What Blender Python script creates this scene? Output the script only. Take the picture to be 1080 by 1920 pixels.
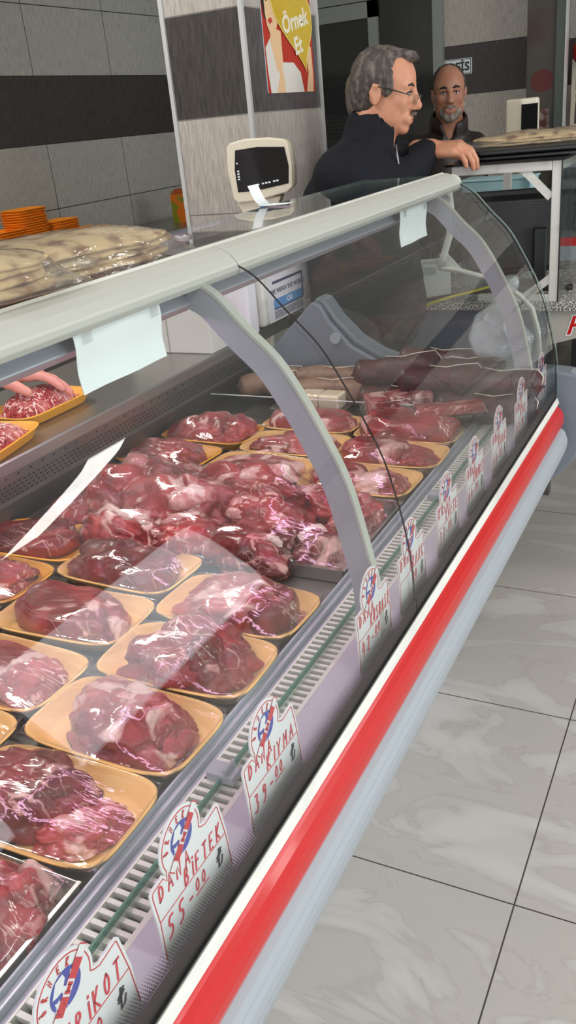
import bpy, bmesh, math, random
import numpy as np
from mathutils import Vector, Matrix, noise
from mathutils.bvhtree import BVHTree

for _o in list(bpy.data.objects):
    bpy.data.objects.remove(_o, do_unlink=True)
SC = bpy.context.scene
COL = SC.collection
PI = math.pi

# ------------------------------------------------------------------ camera
cam_data = bpy.data.cameras.new('camera')
cam = bpy.data.objects.new('camera', cam_data)
COL.objects.link(cam)
cam_data.sensor_fit = 'VERTICAL'
cam_data.sensor_height = 36.0
cam_data.lens = 1623.124 / 1920 * 36.0
cam_data.clip_start = 0.02
RX = ((0.89291488, 0.1076191, -0.43717405), (0.44083055, -0.40631361, 0.80036097), (-0.09149564, -0.90737389, -0.41024526))
H = 1.43
cam.matrix_world = Matrix(((RX[0][0], -RX[0][1], -RX[0][2], 0), (RX[1][0], -RX[1][1], -RX[1][2], 0), (RX[2][0], -RX[2][1], -RX[2][2], H), (0, 0, 0, 1)))
SC.camera = cam

# ------------------------------------------------------------------ world, light, exposure
SC.view_settings.view_transform = 'Standard'
SC.view_settings.look = 'None'
SC.view_settings.gamma = 1.0
SC.view_settings.use_curve_mapping = False
SC.view_settings.exposure = 0.28
SC.cycles.transparent_max_bounces = 40
SC.cycles.max_bounces = 10
SC.cycles.sample_clamp_indirect = 6.0
world = bpy.data.worlds.new('daylight')
SC.world = world
world.use_nodes = True
wn = world.node_tree.nodes
wn['Background'].inputs[0].default_value = (0.80, 0.88, 1.0, 1)
wn['Background'].inputs[1].default_value = 1.0

def area(name, loc, target, sx, sy, power, color=(1, 1, 1)):
    l = bpy.data.lights.new(name, 'AREA')
    l.shape = 'RECTANGLE'; l.size = sx; l.size_y = sy; l.energy = power; l.color = color
    o = bpy.data.objects.new(name, l); COL.objects.link(o)
    o.location = loc
    d = (Vector(target) - Vector(loc)).normalized()
    o.rotation_euler = d.to_track_quat('-Z', 'Y').to_euler()
    return o
# daylight through the shop windows (right side and behind the photographer)
area('window_daylight', (3.38, 1.0, 1.55), (-5, 1.0, 1.5), 2.5, 1.9, 46, (0.93, 0.97, 1.0))
area('window_daylight', (3.38, 3.9, 1.55), (-5, 3.9, 1.5), 2.2, 1.9, 30, (0.93, 0.97, 1.0))
area('window_daylight', (0.6, -2.38, 1.6), (0.6, 5, 1.5), 3.2, 2.0, 44, (0.93, 0.97, 1.0))
# ceiling lamps
area('ceiling_lamp', (1.1, 0.2, 2.86), (1.1, 0.2, 0), 1.2, 0.25, 16, (1.0, 0.97, 0.92))
area('ceiling_lamp', (1.1, 2.6, 2.86), (1.1, 2.6, 0), 1.2, 0.25, 12, (1.0, 0.97, 0.92))
area('ceiling_lamp', (-2.0, 1.2, 2.86), (-2.0, 1.2, 0), 0.25, 1.2, 28, (1.0, 0.97, 0.92))

# ------------------------------------------------------------------ materials
def lin(c):
    r = []
    for v in c[:3]:
        v = v / 255.0
        r.append(v / 12.92 if v <= 0.04045 else ((v + 0.055) / 1.055) ** 2.4)
    return (r[0], r[1], r[2], 1.0)
MATS = {}
def mat(name, col, rough=0.5, metal=0.0, spec=0.5, bump=None, var=None, coat=0.0, emit=None, sss=0.0, sheen=0.0):
    """col sRGB 0-255; bump=(scale,strength,(sx,sy,sz)); var=(scale,col2,(sx,sy,sz),lo,hi)"""
    if name in MATS: return MATS[name]
    m = bpy.data.materials.new(name); m.use_nodes = True
    nt = m.node_tree; N = nt.nodes; L = nt.links
    b = N['Principled BSDF']
    b.inputs['Base Color'].default_value = lin(col)
    b.inputs['Roughness'].default_value = rough
    b.inputs['Metallic'].default_value = metal
    b.inputs['Specular IOR Level'].default_value = spec
    b.inputs['Coat Weight'].default_value = coat
    b.inputs['Coat Roughness'].default_value = 0.08
    if sheen: b.inputs['Sheen Weight'].default_value = sheen
    if sss:
        b.inputs['Subsurface Weight'].default_value = sss
        b.inputs['Subsurface Radius'].default_value = (0.01, 0.004, 0.002)
    if emit:
        b.inputs['Emission Color'].default_value = lin(emit[0]); b.inputs['Emission Strength'].default_value = emit[1]
    tc = N.new('ShaderNodeTexCoord')
    def nz(scale, st, detail=4):
        mp = N.new('ShaderNodeMapping'); mp.inputs['Scale'].default_value = st
        L.new(tc.outputs['Object'], mp.inputs[0])
        n = N.new('ShaderNodeTexNoise'); n.inputs['Scale'].default_value = scale; n.inputs['Detail'].default_value = detail
        L.new(mp.outputs[0], n.inputs[0]); return n
    if var:
        n = nz(var[0], var[2]); r = N.new('ShaderNodeValToRGB')
        r.color_ramp.elements[0].position = var[3]; r.color_ramp.elements[1].position = var[4]
        r.color_ramp.elements[0].color = lin(col); r.color_ramp.elements[1].color = lin(var[1])
        L.new(n.outputs[0], r.inputs[0]); L.new(r.outputs[0], b.inputs['Base Color'])
    if bump:
        n = nz(bump[0], bump[2]); bp = N.new('ShaderNodeBump'); bp.inputs['Strength'].default_value = bump[1]; bp.inputs['Distance'].default_value = 0.002
        L.new(n.outputs[0], bp.inputs['Height']); L.new(bp.outputs[0], b.inputs['Normal'])
    MATS[name] = m
    return m

def clear_mat(name, tint, f0, f1, power, rough=0.0, bump=None, haze=None):
    """thin transparent sheet: view-angle (Schlick) mix of transparent and glossy, optional bump and milky haze"""
    if name in MATS: return MATS[name]
    m = bpy.data.materials.new(name); m.use_nodes = True
    nt = m.node_tree; N = nt.nodes; L = nt.links
    N.remove(N['Principled BSDF']); out = N['Material Output']
    tr = N.new('ShaderNodeBsdfTransparent'); tr.inputs[0].default_value = (*tint, 1)
    gl = N.new('ShaderNodeBsdfGlossy'); gl.inputs['Roughness'].default_value = rough
    lw = N.new('ShaderNodeLayerWeight'); lw.inputs[0].default_value = 0.5
    pw = N.new('ShaderNodeMath'); pw.operation = 'POWER'; pw.inputs[1].default_value = power
    ma = N.new('ShaderNodeMath'); ma.operation = 'MULTIPLY_ADD'; ma.inputs[1].default_value = f1; ma.inputs[2].default_value = f0
    L.new(lw.outputs['Facing'], pw.inputs[0]); L.new(pw.outputs[0], ma.inputs[0])
    mx = N.new('ShaderNodeMixShader'); L.new(ma.outputs[0], mx.inputs[0])
    base = tr
    if haze:
        df = N.new('ShaderNodeBsdfDiffuse'); df.inputs[0].default_value = lin(haze[0])
        m2 = N.new('ShaderNodeMixShader'); m2.inputs[0].default_value = haze[1]
        L.new(tr.outputs[0], m2.inputs[1]); L.new(df.outputs[0], m2.inputs[2]); base = m2
    L.new(base.outputs[0], mx.inputs[1]); L.new(gl.outputs[0], mx.inputs[2])
    L.new(mx.outputs[0], out.inputs[0])
    if bump:
        tc = N.new('ShaderNodeTexCoord'); mp = N.new('ShaderNodeMapping'); mp.inputs['Scale'].default_value = bump[2]
        mp.inputs['Rotation'].default_value = (0, 0, 0.6)
        n = N.new('ShaderNodeTexNoise'); n.inputs['Scale'].default_value = bump[0]; n.inputs['Detail'].default_value = 3
        n.inputs['Distortion'].default_value = 0.6
        bp = N.new('ShaderNodeBump'); bp.inputs['Strength'].default_value = bump[1]; bp.inputs['Distance'].default_value = 0.004
        L.new(tc.outputs['Object'], mp.inputs[0]); L.new(mp.outputs[0], n.inputs[0]); L.new(n.outputs[0], bp.inputs['Height'])
        L.new(bp.outputs[0], gl.inputs['Normal'])
    MATS[name] = m
    return m

def tile_mat(name, axis, u0, pu, zlines, band, light, dark, joint=(40, 38, 36), jw=0.004):
    """wall tiles: axis 'X' or 'Y' is the run; joints at u0+k*pu and at z = zlines[0]+k*zlines[1]; band=(z0,z1) dark course"""
    m = bpy.data.materials.new(name); m.use_nodes = True
    nt = m.node_tree; N = nt.nodes; L = nt.links; b = N['Principled BSDF']
    tc = N.new('ShaderNodeTexCoord'); sp = N.new('ShaderNodeSeparateXYZ'); L.new(tc.outputs['Object'], sp.inputs[0])
    def mt(op, a, bb=None):
        n = N.new('ShaderNodeMath'); n.operation = op
        for i, v in enumerate((a, bb)):
            if v is None: continue
            if isinstance(v, (int, float)): n.inputs[i].default_value = v
            else: L.new(v, n.inputs[i])
        return n.outputs[0]
    def joints(src, o, p):
        fr = mt('FRACT', mt('DIVIDE', mt('SUBTRACT', src, o), p))
        d = mt('MINIMUM', fr, mt('SUBTRACT', 1.0, fr))
        return mt('LESS_THAN', mt('MULTIPLY', d, p), jw / 2)
    j = mt('MAXIMUM', joints(sp.outputs[axis], u0, pu), joints(sp.outputs['Z'], zlines[0], zlines[1]))
    bd = mt('MULTIPLY', mt('GREATER_THAN', sp.outputs['Z'], band[0]), mt('LESS_THAN', sp.outputs['Z'], band[1]))
    mp = N.new('ShaderNodeMapping'); mp.inputs['Scale'].default_value = (1, 1, 0.13); L.new(tc.outputs['Object'], mp.inputs[0])
    n = N.new('ShaderNodeTexNoise'); n.inputs['Scale'].default_value = 170; n.inputs['Detail'].default_value = 3; L.new(mp.outputs[0], n.inputs[0])
    def ramp(c, k):
        r = N.new('ShaderNodeValToRGB'); e = r.color_ramp.elements
        e[0].position = 0.32; e[1].position = 0.68
        e[0].color = lin([v * (1 - k) for v in c]); e[1].color = lin([min(255, v * (1 + k)) for v in c])
        L.new(n.outputs[0], r.inputs[0]); return r.outputs[0]
    def mix(f, a, c):
        x = N.new('ShaderNodeMix'); x.data_type = 'RGBA'; L.new(f, x.inputs[0])
        for idx, v in ((6, a), (7, c)):
            if isinstance(v, tuple): x.inputs[idx].default_value = v
            else: L.new(v, x.inputs[idx])
        return x.outputs[2]
    c = mix(bd, ramp(light, 0.09), ramp(dark, 0.2))
    c = mix(j, c, lin(joint))
    L.new(c, b.inputs['Base Color']); b.inputs['Roughness'].default_value = 0.45
    bp = N.new('ShaderNodeBump'); bp.inputs['Strength'].default_value = 0.35; bp.inputs['Distance'].default_value = 0.002
    L.new(mt('SUBTRACT', n.outputs[0], j), bp.inputs['Height']); L.new(bp.outputs[0], b.inputs['Normal'])
    return m

def floor_mat():
    m = bpy.data.materials.new('floor tiles'); m.use_nodes = True
    nt = m.node_tree; N = nt.nodes; L = nt.links; b = N['Principled BSDF']
    tc = N.new('ShaderNodeTexCoord'); sp = N.new('ShaderNodeSeparateXYZ'); L.new(tc.outputs['Object'], sp.inputs[0])
    def mt(op, a, bb=None):
        n = N.new('ShaderNodeMath'); n.operation = op
        for i, v in enumerate((a, bb)):
            if v is None: continue
            if isinstance(v, (int, float)): n.inputs[i].default_value = v
            else: L.new(v, n.inputs[i])
        return n.outputs[0]
    def joints(src, o, p, w):
        fr = mt('FRACT', mt('DIVIDE', mt('SUBTRACT', src, o), p))
        return mt('LESS_THAN', mt('MULTIPLY', mt('MINIMUM', fr, mt('SUBTRACT', 1.0, fr)), p), w)
    j = mt('MAXIMUM', joints(sp.outputs['X'], -0.262, 0.6, 0.0016), joints(sp.outputs['Y'], 1.236, 0.605, 0.0016))
    n1 = N.new('ShaderNodeTexNoise'); n1.inputs['Scale'].default_value = 2.6; n1.inputs['Detail'].default_value = 8; n1.inputs['Distortion'].default_value = 1.4
    mp = N.new('ShaderNodeMapping'); mp.inputs['Scale'].default_value = (1, 2.2, 1); mp.inputs['Rotation'].default_value = (0, 0, 0.5)
    L.new(tc.outputs['Object'], mp.inputs[0]); L.new(mp.outputs[0], n1.inputs[0])
    r = N.new('ShaderNodeValToRGB'); e = r.color_ramp.elements
    e[0].position = 0.3; e[0].color = lin((182, 177, 170)); e[1].position = 0.62; e[1].color = lin((198, 194, 188))
    x2 = e.new(0.49); x2.color = lin((186, 180, 173)); x3 = e.new(0.505); x3.color = lin((178, 171, 164)); x4 = e.new(0.53); x4.color = lin((190, 185, 179))
    L.new(n1.outputs[0], r.inputs[0])
    x = N.new('ShaderNodeMix'); x.data_type = 'RGBA'; L.new(j, x.inputs[0]); L.new(r.outputs[0], x.inputs[6]); x.inputs[7].default_value = lin((70, 62, 55))
    L.new(x.outputs[2], b.inputs['Base Color']); b.inputs['Roughness'].default_value = 0.32
    return m

def meat_mat(name, deep, light, fat, fatlo=0.6, sc=1.0):
    m = bpy.data.materials.new(name); m.use_nodes = True
    nt = m.node_tree; N = nt.nodes; L = nt.links; b = N['Principled BSDF']
    tc = N.new('ShaderNodeTexCoord'); oi = N.new('ShaderNodeObjectInfo')
    ad = N.new('ShaderNodeVectorMath'); ad.operation = 'ADD'; L.new(tc.outputs['Object'], ad.inputs[0])
    cm = N.new('ShaderNodeVectorMath'); cm.operation = 'SCALE'; cm.inputs['Scale'].default_value = 1.0; L.new(oi.outputs['Location'], cm.inputs[0]); L.new(cm.outputs[0], ad.inputs[1])
    def nz(scale, det, dist, st=(1, 1, 1), rot=0.0):
        mp = N.new('ShaderNodeMapping'); mp.inputs['Scale'].default_value = st; mp.inputs['Rotation'].default_value = (0, 0, rot)
        L.new(ad.outputs[0], mp.inputs[0])
        n = N.new('ShaderNodeTexNoise'); n.inputs['Scale'].default_value = scale * sc; n.inputs['Detail'].default_value = det; n.inputs['Distortion'].default_value = dist
        L.new(mp.outputs[0], n.inputs[0]); return n.outputs[0]
    def ramp(src, p0, p1, c0, c1):
        r = N.new('ShaderNodeValToRGB'); e = r.color_ramp.elements
        e[0].position = p0; e[1].position = p1; e[0].color = c0; e[1].color = c1
        L.new(src, r.inputs[0]); return r.outputs[0]
    W = (1, 1, 1, 1); K = (0, 0, 0, 1)
    base = ramp(nz(16, 6, 0.8), 0.38, 0.66, lin(deep), lin(light))
    veins = nz(9, 3, 1.6, (1, 2.4, 1), 0.7)
    s = N.new('ShaderNodeMath'); s.operation = 'SUBTRACT'; s.inputs[1].default_value = 0.5; L.new(veins, s.inputs[0])
    a = N.new('ShaderNodeMath'); a.operation = 'ABSOLUTE'; L.new(s.outputs[0], a.inputs[0])
    vm = ramp(a.outputs[0], 0.006, 0.022, W, K)
    pm = ramp(nz(11, 4, 1.2, (1, 1, 1), 0.2), fatlo, fatlo + 0.06, K, W)
    gate = ramp(nz(6, 2, 0.5), 0.45, 0.6, K, W)
    g = N.new('ShaderNodeMath'); g.operation = 'MULTIPLY'; L.new(vm, g.inputs[0]); L.new(gate, g.inputs[1])
    mxm = N.new('ShaderNodeMath'); mxm.operation = 'MAXIMUM'; L.new(g.outputs[0], mxm.inputs[0]); L.new(pm, mxm.inputs[1])
    sc2 = N.new('ShaderNodeMath'); sc2.operation = 'MULTIPLY'; sc2.inputs[1].default_value = 0.85; L.new(mxm.outputs[0], sc2.inputs[0])
    x = N.new('ShaderNodeMix'); x.data_type = 'RGBA'; L.new(sc2.outputs[0], x.inputs[0]); L.new(base, x.inputs[6]); x.inputs[7].default_value = lin(fat)
    L.new(x.outputs[2], b.inputs['Base Color'])
    b.inputs['Roughness'].default_value = 0.38; b.inputs['Coat Weight'].default_value = 0.35; b.inputs['Coat Roughness'].default_value = 0.15
    bp = N.new('ShaderNodeBump'); bp.inputs['Strength'].default_value = 0.5; bp.inputs['Distance'].default_value = 0.003
    L.new(nz(60, 5, 0.6, (1, 3, 1), 0.4), bp.inputs['Height']); L.new(bp.outputs[0], b.inputs['Normal'])
    return m

M_MEAT = meat_mat('beef', (116, 14, 20), (178, 50, 54), (230, 186, 176), 0.60)
M_MEAT2 = meat_mat('beef with much fat', (128, 24, 30), (186, 74, 76), (232, 196, 186), 0.55)
M_MEAT3 = meat_mat('dark beef', (92, 10, 16), (146, 34, 38), (220, 172, 164), 0.64)
M_FOAM = mat('peach foam', (244, 196, 118), 0.55, bump=(300, 0.15, (1, 1, 1)))
M_FOAM2 = mat('orange foam', (242, 172, 48), 0.5, bump=(300, 0.15, (1, 1, 1)))
M_FOAM3 = mat('deep orange foam', (250, 150, 34), 0.5)
M_FILM = clear_mat('cling film', (0.97, 0.97, 0.97), 0.05, 0.55, 2.5, 0.06, (16, 0.6, (1, 5, 1)), ((235, 230, 235), 0.015))
M_BAG = clear_mat('plastic bag film', (0.95, 0.95, 0.94), 0.07, 0.6, 2.0, 0.10, (26, 1.0, (1, 3, 2)), ((225, 222, 214), 0.07))
M_BAGREFL = clear_mat('milky reflected bag film', (0.9, 0.92, 0.95), 0.08, 0.6, 2.0, 0.14, (30, 1.0, (1, 2, 2)), ((215, 222, 228), 0.34))
M_GLASS = clear_mat('clear curved glass', (0.965, 0.985, 0.975), 0.035, 0.9, 4.5, 0.0)
M_GLASSEDGE = mat('green glass edge', (112, 132, 124), 0.1, spec=0.8)
M_GLASSDARK = mat('dark window glass', (32, 32, 29), 0.08, spec=0.6)
M_ALU = mat('matt cream aluminium', (184, 184, 175), 0.42, metal=0.0, spec=0.5, bump=(400, 0.08, (1, 0.03, 1)))
M_ALU2 = mat('grey aluminium', (172, 176, 186), 0.38, metal=0.35, bump=(400, 0.08, (1, 0.03, 1)))
M_ALUW = mat('worn white aluminium', (216, 214, 206), 0.4, metal=0.2, var=(16, (180, 160, 160), (1, 1, 1), 0.55, 0.8))
M_STEEL = mat('brushed stainless steel', (168, 165, 160), 0.32, metal=0.85, bump=(220, 0.2, (1, 0.03, 1)))
M_STEELD = mat('dull dark steel', (112, 108, 104), 0.4, metal=0.6, bump=(200, 0.2, (1, 0.03, 1)))
M_RED = mat('glossy red plastic', (196, 16, 16), 0.3, coat=0.3)
M_WHITE = mat('white painted trim', (222, 222, 214), 0.4, var=(30, (200, 200, 192), (1, 0.2, 1), 0.4, 0.7))
M_BLACK = mat('black print', (34, 33, 33), 0.35)
M_BLACKP = mat('black plastic', (26, 26, 27), 0.4)
M_GREYP = mat('blue grey plastic', (118, 124, 134), 0.35)
M_GREYP2 = mat('pale grey trim', (158, 166, 172), 0.35)
M_LEDGE = mat('lilac grey ledge', (188, 187, 199), 0.45)
M_GRILLE = mat('off white grille', (214, 216, 206), 0.4)
M_DARK = mat('dark recess', (30, 30, 30), 0.7)
M_CREAM = mat('cream plastic', (214, 206, 184), 0.4)
M_SCREEN = mat('black display window', (14, 14, 16), 0.08, spec=0.6)
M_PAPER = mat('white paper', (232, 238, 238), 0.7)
M_TAG = mat('white tag plastic', (226, 226, 228), 0.35)
M_TAGRED = mat('red print', (198, 40, 52), 0.5)
M_PEN = mat('red marker', (206, 46, 66), 0.5)
M_PENB = mat('black marker', (36, 34, 40), 0.5)
M_BLUE = mat('blue print', (58, 66, 158), 0.5)
M_BREAD = mat('flatbread', (206, 180, 134), 0.8, var=(26, (128, 84, 46), (1, 1, 2), 0.50, 0.66), bump=(60, 0.5, (1, 1, 1)))
M_GRANITE = mat('speckled granite', (96, 94, 90), 0.25, var=(190, (206, 204, 196), (1, 1, 1), 0.47, 0.56))
M_TEAL = mat('green glass lip', (70, 128, 112), 0.15, spec=0.8)

# ------------------------------------------------------------------ object helpers
def props(o, label=None, cat=None, group=None, kind=None):
    if label: o['label'] = label
    if cat: o['category'] = cat
    if group: o['group'] = group
    if kind: o['kind'] = kind
    return o
def root(name, loc, label, cat, group=None, rz=0.0):
    o = bpy.data.objects.new(name, None); o.empty_display_size = 0.05
    COL.objects.link(o); o.location = loc; o.rotation_euler = (0, 0, rz)
    return props(o, label, cat, group)
def absloc(p):
    v = Vector((0, 0, 0))
    while p is not None:
        v += p.location; p = p.parent
    return v
def mesh(name, verts, faces, m, parent=None, smooth=False, world=True, mats=None, midx=None, autosm=None):
    """verts in world coords (world=True) or in the parent's local coords"""
    me = bpy.data.meshes.new(name)
    vs = np.asarray(verts, dtype=float)
    off = np.zeros(3)
    loc = None
    if world and parent is not None:
        off = np.array(absloc(parent))
    elif world and parent is None and len(vs):
        mn = vs.min(0); mx = vs.max(0)
        off = np.array([(mn[0] + mx[0]) / 2, (mn[1] + mx[1]) / 2, mn[2]]); loc = off
    me.from_pydata([tuple(v) for v in (vs - off)], [], [tuple(int(i) for i in f) for f in faces])
    for mm in (mats or [m]): me.materials.append(mm)
    if midx is not None: me.polygons.foreach_set('material_index', midx)
    if smooth: me.polygons.foreach_set('use_smooth', [True] * len(me.polygons))
    me.update()
    o = bpy.data.objects.new(name, me); COL.objects.link(o)
    if parent is not None: o.parent = parent
    if loc is not None: o.location = loc
    return o
def struct(o):
    o['kind'] = 'structure'; return o
class G:
    """geometry gatherer"""
    def __init__(s): s.v = []; s.f = []; s.mi = []; s.cur = 0
    def add(s, v, f):
        k = len(s.v); s.v.extend([tuple(p) for p in v]); s.f.extend([tuple(i + k for i in q) for q in f]); s.mi.extend([s.cur] * len(f)); return s
    def box(s, x0, x1, y0, y1, z0, z1):
        v = [(x, y, z) for z in (z0, z1) for y in (y0, y1) for x in (x0, x1)]
        return s.add(v, [(0, 2, 3, 1), (4, 5, 7, 6), (0, 1, 5, 4), (2, 6, 7, 3), (0, 4, 6, 2), (1, 3, 7, 5)])
    def obox(s, c, ax, ay, az, hx, hy, hz):
        c = Vector(c); ax = Vector(ax).normalized(); ay = Vector(ay).normalized(); az = Vector(az).normalized()
        v = [c + ax * hx * i + ay * hy * j + az * hz * k for k in (-1, 1) for j in (-1, 1) for i in (-1, 1)]
        return s.add(v, [(0, 2, 3, 1), (4, 5, 7, 6), (0, 1, 5, 4), (2, 6, 7, 3), (0, 4, 6, 2), (1, 3, 7, 5)])
    def tube(s, pts, r, n=8, caps=True):
        pts = [Vector(p) for p in pts]; m = len(pts); rs = r if isinstance(r, (list, tuple)) else [r] * m
        rings = []; up = None
        for i, p in enumerate(pts):
            t = (pts[min(i + 1, m - 1)] - pts[max(i - 1, 0)]).normalized()
            if up is None: up = Vector((0, 0, 1)) if abs(t.z) < 0.9 else Vector((1, 0, 0))
            a = t.cross(up).normalized(); b = a.cross(t).normalized(); up = b
            rings.append([p + (a * math.cos(2 * PI * k / n) + b * math.sin(2 * PI * k / n)) * rs[i] for k in range(n)])
        v = [q for rg in rings for q in rg]
        f = [(i * n + k, i * n + (k + 1) % n, (i + 1) * n + (k + 1) % n, (i + 1) * n + k) for i in range(m - 1) for k in range(n)]
        if caps: f += [tuple(range(n - 1, -1, -1)), tuple((m - 1) * n + k for k in range(n))]
        return s.add(v, f)
    def prismY(s, prof, y0, y1):
        n = len(prof)
        v = [(x, y0, z) for x, z in prof] + [(x, y1, z) for x, z in prof]
        f = [(i, (i + 1) % n, n + (i + 1) % n, n + i) for i in range(n)] + [tuple(range(n - 1, -1, -1)), tuple(range(n, 2 * n))]
        return s.add(v, f)
    def prismX(s, prof, x0, x1):
        n = len(prof)
        v = [(x0, y, z) for y, z in prof] + [(x1, y, z) for y, z in prof]
        f = [(i, (i + 1) % n, n + (i + 1) % n, n + i) for i in range(n)] + [tuple(range(n - 1, -1, -1)), tuple(range(n, 2 * n))]
        return s.add(v, f)
    def prismZ(s, prof, z0, z1):
        n = len(prof)
        v = [(x, y, z0) for x, y in prof] + [(x, y, z1) for x, y in prof]
        f = [(i, (i + 1) % n, n + (i + 1) % n, n + i) for i in range(n)] + [tuple(range(n - 1, -1, -1)), tuple(range(n, 2 * n))]
        return s.add(v, f)
    def ell(s, c, r, nu=20, nv=12, rot=None):
        v = []; f = []
        for j in range(nv + 1):
            th = PI * j / nv
            for i in range(nu):
                ph = 2 * PI * i / nu
                p = Vector((r[0] * math.sin(th) * math.cos(ph), r[1] * math.sin(th) * math.sin(ph), r[2] * math.cos(th)))
                if rot is not None: p = rot @ p
                v.append(p + Vector(c))
        for j in range(nv):
            for i in range(nu):
                f.append((j * nu + i, (j + 1) * nu + i, (j + 1) * nu + (i + 1) % nu, j * nu + (i + 1) % nu))
        return s.add(v, f)
    def build(s, name, m, parent=None, smooth=False, world=True, bevel=0.0, mats=None, fixn=True):
        o = mesh(name, s.v, s.f, m, parent, smooth, world, mats, s.mi if mats else None)
        if fixn:
            b = bmesh.new(); b.from_mesh(o.data); bmesh.ops.recalc_face_normals(b, faces=b.faces); b.to_mesh(o.data); b.free()
        if bevel:
            md = o.modifiers.new('bevel', 'BEVEL'); md.width = bevel; md.segments = 2; md.limit_method = 'ANGLE'; md.angle_limit = 0.6
        return o
def box(name, x0, x1, y0, y1, z0, z1, m, parent=None, bevel=0.0, world=True):
    return G().box(x0, x1, y0, y1, z0, z1).build(name, m, parent, world=world, bevel=bevel)

def text_obj(name, body, size, m, parent, origin, udir, vdir, extrude=0.0004, bold=0.0, shear=0.0, align='CENTER', world=True, spacing=1.0):
    cu = bpy.data.curves.new(name, 'FONT'); cu.body = body; cu.size = size; cu.extrude = extrude; cu.offset = bold
    cu.shear = shear; cu.align_x = align; cu.align_y = 'CENTER'; cu.space_character = spacing; cu.resolution_u = 3
    t = bpy.data.objects.new(name, cu); COL.objects.link(t)
    dg = bpy.context.evaluated_depsgraph_get()
    me = bpy.data.meshes.new_from_object(t.evaluated_get(dg))
    COL.objects.unlink(t); bpy.data.objects.remove(t); bpy.data.curves.remove(cu)
    u = Vector(udir); v = Vector(vdir); w = u.cross(v).normalized()
    o3 = Vector(origin)
    vs = [o3 + u * p.co.x + v * p.co.y + w * p.co.z for p in me.vertices]
    fs = [tuple(p.vertices) for p in me.polygons]
    bpy.data.meshes.remove(me)
    return mesh(name, [tuple(q) for q in vs], fs, m, parent, world=world)

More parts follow.
